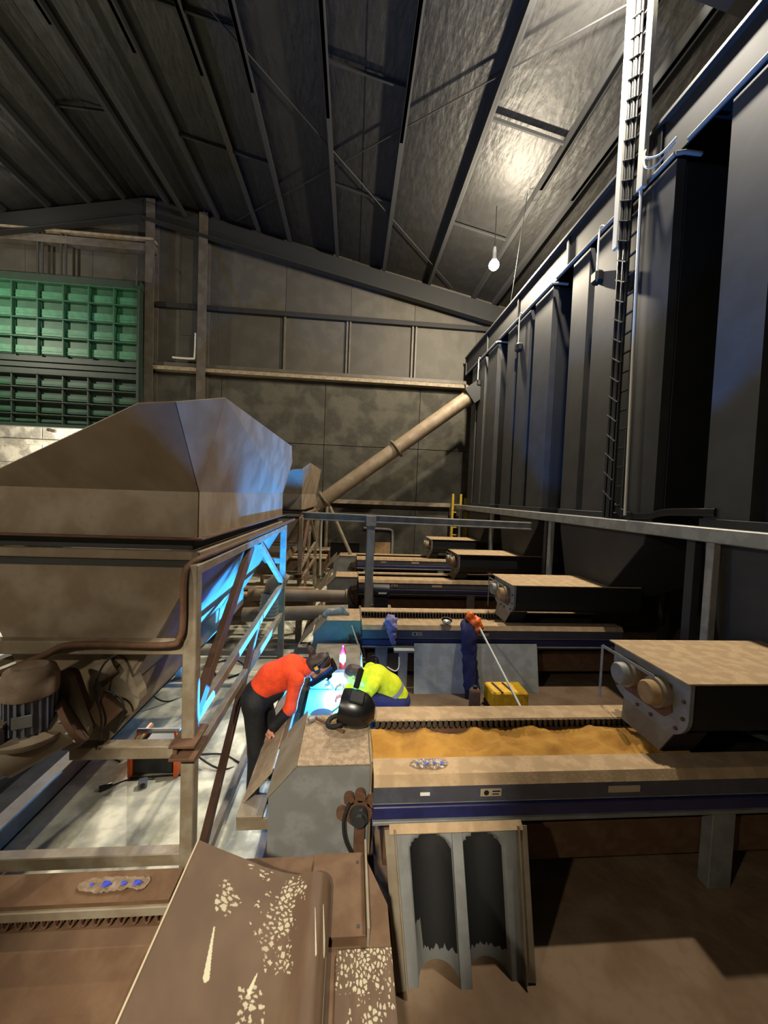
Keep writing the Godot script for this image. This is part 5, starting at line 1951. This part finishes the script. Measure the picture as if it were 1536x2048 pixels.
func build_small() -> void:
	var s := S()
	var t: Node3D
	# bench plate between the first two conveyors, with the bottle
	t = thing("steel_bench", Vector3(-0.1, 0, -5.4), "steel bench plate with a flat front between the welders and the second head box", "bench")
	bb(s, -0.46, 0.20, 0.70, 0.73, -4.95, -5.95)
	put(s, "top_plate", M.grey_dusty, t)
	s = S()
	bb(s, -0.46, 0.20, 0.10, 0.70, -4.96, -5.0)
	put(s, "front_plate", M.blue, t)
	s = S()
	bb(s, 0.19, 0.205, 0.10, 0.96, -4.74, -4.99)
	put(s, "added_arc_blocker", M.grey, t)  # added plate, keeps arc light off the bins and the grey sheet
	s = S()
	bb(s, -0.44, -0.40, 0.0, 0.69, -5.04, -5.9)
	bb(s, 0.14, 0.18, 0.0, 0.69, -5.04, -5.9)
	put(s, "side_plate", M.grey, t)
	var b := Vector3(-0.05, 0.72, -5.1)
	t = thing("drink_bottle", b, "red plastic drink bottle with a white label on the bench plate", "bottle")
	s = S()
	lathe(s, b, Vector3.UP, [Vector2(0.0, 0.0), Vector2(0.036, 0.0), Vector2(0.042, 0.01), Vector2(0.042, 0.09), Vector2(0.04, 0.10), Vector2(0.04, 0.19), Vector2(0.042, 0.20), Vector2(0.036, 0.24), Vector2(0.018, 0.28), Vector2(0.014, 0.30)], 20)
	put(s, "body", M.red, t)
	s = S()
	lathe(s, b, Vector3.UP, [Vector2(0.0415, 0.10), Vector2(0.0425, 0.105), Vector2(0.0425, 0.19), Vector2(0.0415, 0.195)], 20)
	var lb := put(s, "label", M.white, t)
	s = S()
	for g in [[-0.012, 0.165], [-0.012, 0.145], [-0.012, 0.125]]: bb(s, b.x + g[0], b.x + 0.014, b.y + g[1], b.y + g[1] + 0.013, b.z + 0.0405, b.z + 0.0435, 0.0)
	put(s, "label_print", M.red, lb)
	s = S()
	cy(s, b + Vector3(0, 0.298, 0), b + Vector3(0, 0.325, 0), 0.016, -1.0, 14)
	put(s, "cap", M.red, t)

	# welding helmet on the first head box
	t = thing("welding_helmet", Vector3(0.103, 1.050, -3.297), "black welding helmet lying on the lid of the near head box", "helmet")
	s = S()
	var hx := Vector3(0.97, -0.12, 0.2).normalized()
	lathe(s, Vector3(-0.033, 1.203, -3.320), hx, [Vector2(0.1333, 0.0000), Vector2(0.1424, 0.0000), Vector2(0.1548, 0.0565), Vector2(0.1559, 0.1356), Vector2(0.1412, 0.2034), Vector2(0.1107, 0.2599), Vector2(0.0621, 0.2961), Vector2(0.0000, 0.3074)], 32)
	put(s, "shell", M.helmet, t)
	s = S()
	lathe(s, Vector3(-0.031, 1.203, -3.320), hx, [Vector2(0.1266, 0.0000), Vector2(0.1356, 0.0904), Vector2(0.1017, 0.2260), Vector2(0.0000, 0.2712)], 24)
	put(s, "inner_shell", M.rubber, t)
	s = S()
	bx(s, Vector3(0.103, 1.328, -3.218), Vector3(0.13, 0.035, 0.11), Basis(hx, Vector3(0.1, 0.83, 0.55).normalized(), hx.cross(Vector3(0.1, 0.83, 0.55).normalized())).orthonormalized(), 0.01)
	put(s, "visor_window", M.black, t)
	s = S()
	bx(s, Vector3(0.204, 1.174, -3.201), Vector3(0.12, 0.09, 0.03), Basis(Vector3.UP, 0.55), 0.012)
	put(s, "chin_guard", M.helmet, t)
	s = S()
	bm(s, Vector3(0.091, 1.344, -3.343), Vector3(0.137, 1.491, -3.410), 0.05, 0.03)
	put(s, "hood_strap", M.helmet, t)
	s = S()
	var ringp := []
	for i in 19: ringp.append(Vector3(-0.065 + 0.08 * cos(TAU * i / 18.0), 1.10 + 0.025 * cos(TAU * i / 18.0), -3.27 + 0.08 * sin(TAU * i / 18.0)))
	tb(s, ringp, 0.02, 8)
	put(s, "headgear", M.rubber, t)

	# socket wrench on the lid
	t = thing("socket_wrench", Vector3(-0.15, 1.05, -3.28), "steel angled socket wrench lying on the dusty lid", "wrench")
	s = S()
	tb(s, smooth([Vector3(-0.285, 1.075, -3.33), Vector3(-0.25, 1.075, -3.35), Vector3(-0.225, 1.07, -3.335), Vector3(0.0, 1.065, -3.16)], 4), 0.013, 10)
	put(s, "shaft", M.rusty, t)
	s = S()
	cy(s, Vector3(-0.31, 1.075, -3.31), Vector3(-0.265, 1.075, -3.345), 0.024, 0.02, 14)
	put(s, "socket", M.galv, t)
	# greenish cord
	org = Vector3(-0.1, 1.06, -3.38)
	s = S()
	tb(s, smooth([Vector3(-0.2, 1.06, -3.42), Vector3(-0.14, 1.062, -3.34), Vector3(-0.08, 1.06, -3.33), Vector3(-0.07, 1.06, -3.4), Vector3(-0.13, 1.065, -3.43), Vector3(-0.05, 1.06, -3.43)], 6), 0.005, 6)
	solo(s, "cord", M.ladder_yellow, "yellow-green cord coiled on the lid beside the black helmet", "cord")
	# work piece by the arc
	t = thing("work_piece", Vector3(-0.3, 0.7, -3.9), "steel plate and round flange being welded beside the arc", "work piece")
	s = S()
	plate(s, [Vector3(-0.46, 0.56, -3.52), Vector3(-0.02, 0.54, -3.52), Vector3(-0.02, 0.52, -4.9), Vector3(-0.46, 0.53, -4.9)], 0.02)
	put(s, "plate", M.steel_dark, t)
	s = S()
	cy(s, Vector3(-0.25, 0.55, -4.2), Vector3(-0.25, 0.61, -4.2), 0.13, -1.0, 24)
	put(s, "flange", M.steel_dark, t)
	s = S()
	bm(s, Vector3(-0.42, 0.58, -3.9), Vector3(-0.05, 0.56, -4.5), 0.03, 0.03)
	put(s, "bar", M.steel_dark, t)
	s = S()
	bb(s, -0.44, -0.38, 0.0, 0.55, -3.6, -3.66)
	bb(s, -0.1, -0.04, 0.0, 0.52, -4.6, -4.66)
	put(s, "leg", M.frame, t)

	# things along the second conveyor
	t = thing("blue_trousers", Vector3(1.95, 0.1, -5.95), "dark blue work trousers hanging over the second conveyor's edge", "trousers")
	s = S()
	cloth(s, [Vector3(1.92, 1.05, -6.1), Vector3(1.90, 1.05, -5.95), Vector3(1.90, 0.96, -5.84), Vector3(1.91, 0.7, -5.80), Vector3(1.92, 0.4, -5.74), Vector3(1.94, 0.12, -5.68), Vector3(1.945, 0.06, -5.67)], [0.02, 0.11, 0.12, 0.135, 0.12, 0.115, 0.12, 0.02], 71, 24, 40, 0.16, 0.5)
	put(s, "leg_cloth", M.denim, t)
	s = S()
	cloth(s, [Vector3(1.94, 0.14, -5.68), Vector3(1.95, 0.01, -5.66)], [0.122, 0.118], 72, 20, 6, 0.1, 0.5)
	put(s, "hem_band", M.trouser, t)
	org = Vector3(2.0, 1.1, -6.0)
	s = S()
	cloth(s, [Vector3(1.88, 1.12, -6.0), Vector3(1.95, 1.15, -5.97), Vector3(2.02, 1.11, -5.93), Vector3(2.03, 1.02, -5.86), Vector3(2.02, 0.94, -5.84)], [0.01, 0.085, 0.095, 0.075, 0.01], 73, 24, 30, 0.45, 0.8)
	solo(s, "orange_cloth", M.orange_plastic, "crumpled orange cloth on top of the blue trousers", "cloth")
	org = Vector3(0.68, 1.0, -6.0)
	s = S()
	cloth(s, [Vector3(0.62, 1.03, -6.18), Vector3(0.66, 1.08, -6.06), Vector3(0.69, 1.01, -5.98), Vector3(0.71, 0.88, -5.95), Vector3(0.74, 0.72, -5.95)], [0.01, 0.09, 0.08, 0.06, 0.03], 74, 24, 30, 0.5, 0.6)
	solo(s, "rag", M.rag, "crumpled lilac rag hanging over the second conveyor's edge", "rag")
	org = Vector3(-0.2, 1.06, -6.4)
	s = S()
	cloth(s, [Vector3(-0.42, 1.05, -6.30), Vector3(-0.28, 1.08, -6.35), Vector3(-0.10, 1.075, -6.38), Vector3(0.02, 1.06, -6.35)], [0.02, 0.09, 0.09, 0.02], 75, 20, 24, 0.4, 0.3)
	solo(s, "grey_cloth", M.rag_grey, "flat grey-white cloth on the lid of the second head box", "cloth")
	t = thing("rubber_bowl", Vector3(1.6, 1.03, -6.05), "small shiny black bowl on the second conveyor's edge", "bowl")
	s = S()
	lathe(s, Vector3(1.6, 1.032, -6.08), Vector3(0, 1, 0.25), [Vector2(0.03, 0.0), Vector2(0.075, 0.02), Vector2(0.095, 0.05), Vector2(0.088, 0.05), Vector2(0.065, 0.025), Vector2(0.0, 0.015)], 24)
	put(s, "bowl", M.helmet, t)
	org = Vector3(2.3, 0.5, -5.3)
	s = S()
	cy(s, Vector3(2.05, 1.10, -5.93), Vector3(2.37, 0.02, -4.0), 0.016, -1.0, 10)
	solo(s, "broom_handle", M.conduit, "long pale handle leaning against the orange cloth", "handle")
	t = thing("grey_sheet", Vector3(2.05, 0, -6.0), "plain grey steel sheet leaning under the second conveyor", "sheet")
	s = S()
	plate(s, [Vector3(1.06, 0.735, -5.96), Vector3(3.08, 0.735, -5.96), Vector3(3.08, 0.0, -5.80), Vector3(1.06, 0.0, -5.80)], 0.012)
	put(s, "sheet", M.pale_steel, t)
	t = thing("tool_box", Vector3(2.35, 0, -5.4), "bright yellow tool box with dark straps on the floor", "tool box")
	s = S()
	bb(s, 2.08, 2.62, 0.08, 0.32, -5.2, -5.55, 0.02)
	put(s, "case", M.yellow_paint, t)
	s = S()
	bb(s, 2.08, 2.62, 0.0, 0.08, -5.2, -5.55)
	put(s, "base", M.black, t)
	for x in [2.2, 2.36]:
		s = S()
		bm(s, Vector3(x - 0.02, 0.325, -5.5), Vector3(x + 0.03, 0.325, -5.2), 0.03, 0.012)
		put(s, "strap", M.black, t)
	t = thing("metal_can", Vector3(1.86, 0, -5.2), "small dull metal can standing beside the yellow tool box", "can")
	s = S()
	lathe(s, Vector3(1.84, 0, -5.25), Vector3.UP, [Vector2(0.08, 0.0), Vector2(0.08, 0.33), Vector2(0.06, 0.36), Vector2(0.03, 0.37), Vector2(0.0, 0.372)], 18)
	put(s, "body", M.rusty, t)
	s = S()
	cy(s, Vector3(1.84, 0.37, -5.25), Vector3(1.84, 0.40, -5.25), 0.03, -1.0, 14)
	put(s, "cap", M.rubber, t)
	# post with cables between the first two conveyors
	t = thing("stanchion", Vector3(0.78, 0, -5.9), "grey steel stanchion with a white cable loop under the second conveyor", "post")
	s = S()
	bb(s, 0.80, 0.94, 0.0, 0.66, -5.78, -5.86)
	put(s, "post", M.galv, t)
	s = S()
	bb(s, 0.72, 1.04, 0.66, 0.70, -5.76, -5.88)
	put(s, "head_plate", M.galv, t)
	s = S()
	tb(s, smooth([Vector3(0.62, 0.45, -5.75), Vector3(0.74, 0.40, -5.72), Vector3(0.80, 0.45, -5.74), Vector3(0.8, 0.6, -5.76)], 5), 0.01, 6)
	put(s, "cable_loop", M.white, t)
	org = Vector3(0.5, 0.4, -5.9)
	s = S()
	tb(s, smooth([Vector3(0.24, 0.75, -5.75), Vector3(0.32, 0.5, -5.7), Vector3(0.45, 0.42, -5.75), Vector3(0.48, 0.55, -5.75), Vector3(0.4, 0.62, -5.75), Vector3(0.32, 0.5, -5.75), Vector3(0.3, 0.2, -5.7), Vector3(0.36, 0.012, -5.6)], 5), 0.012, 6)
	solo(s, "black_cable", M.cable, "looped black cable beside the grey stanchion", "cable")
	org = Vector3(0.2, 0.8, -5.9)
	s = S()
	cy(s, Vector3(0.06, 1.0, -6.0), Vector3(0.24, 0.56, -5.9), 0.012, -1.0, 8)
	solo(s, "thin_rod", M.conduit, "thin pale rod leaning on the second head box", "rod")
	# plastic scraps and debris on the rims
	for g in [[Vector3(0.66, 1.003, -2.84), 0.30, 81, "torn plastic scrap with blue print on the near conveyor rim"], [Vector3(-1.12, 1.055, -1.95), 0.34, 82, "torn plastic scrap with blue print on the brown trough rim"]]:
		var p: Vector3 = g[0]
		t = thing("plastic_scrap", p, g[3], "plastic scrap")
		var n := noise(g[2], 7.0, 3)
		var wd: float = g[1]
		s = S()
		grid(s, 30, 10, func(u, w):
			var x: float = (u - 0.5) * wd
			var z: float = (w - 0.5) * 0.085 * (1.0 + 0.7 * n.get_noise_2d(u * 0.16, 9.0)) * sqrt(maxf(0.02, 1.0 - pow(2.0 * u - 1.0, 4.0)))
			return p + Vector3(x, 0.002 + 0.012 * (n.get_noise_2d(x * 4.0, z * 4.0 + 3.0) + 0.4), z))
		put(s, "film", M.film, t)
		for q in [[-0.18, 0.02], [-0.05, 0.045], [0.10, 0.03], [0.22, 0.04]]:
			s = S()
			var c: Vector3 = p + Vector3(q[0] * wd * 1.6, 0.014, 0.01)
			grid(s, 6, 4, func(u, w): return c + Vector3((u - 0.5) * q[1] * 1.0, 0.003 + 0.003 * sin(u * 5.0 + w * 3.0), (w - 0.5) * q[1] * (0.7 - u * 0.3)))
			put(s, "blue_print", M.blue_print, t)
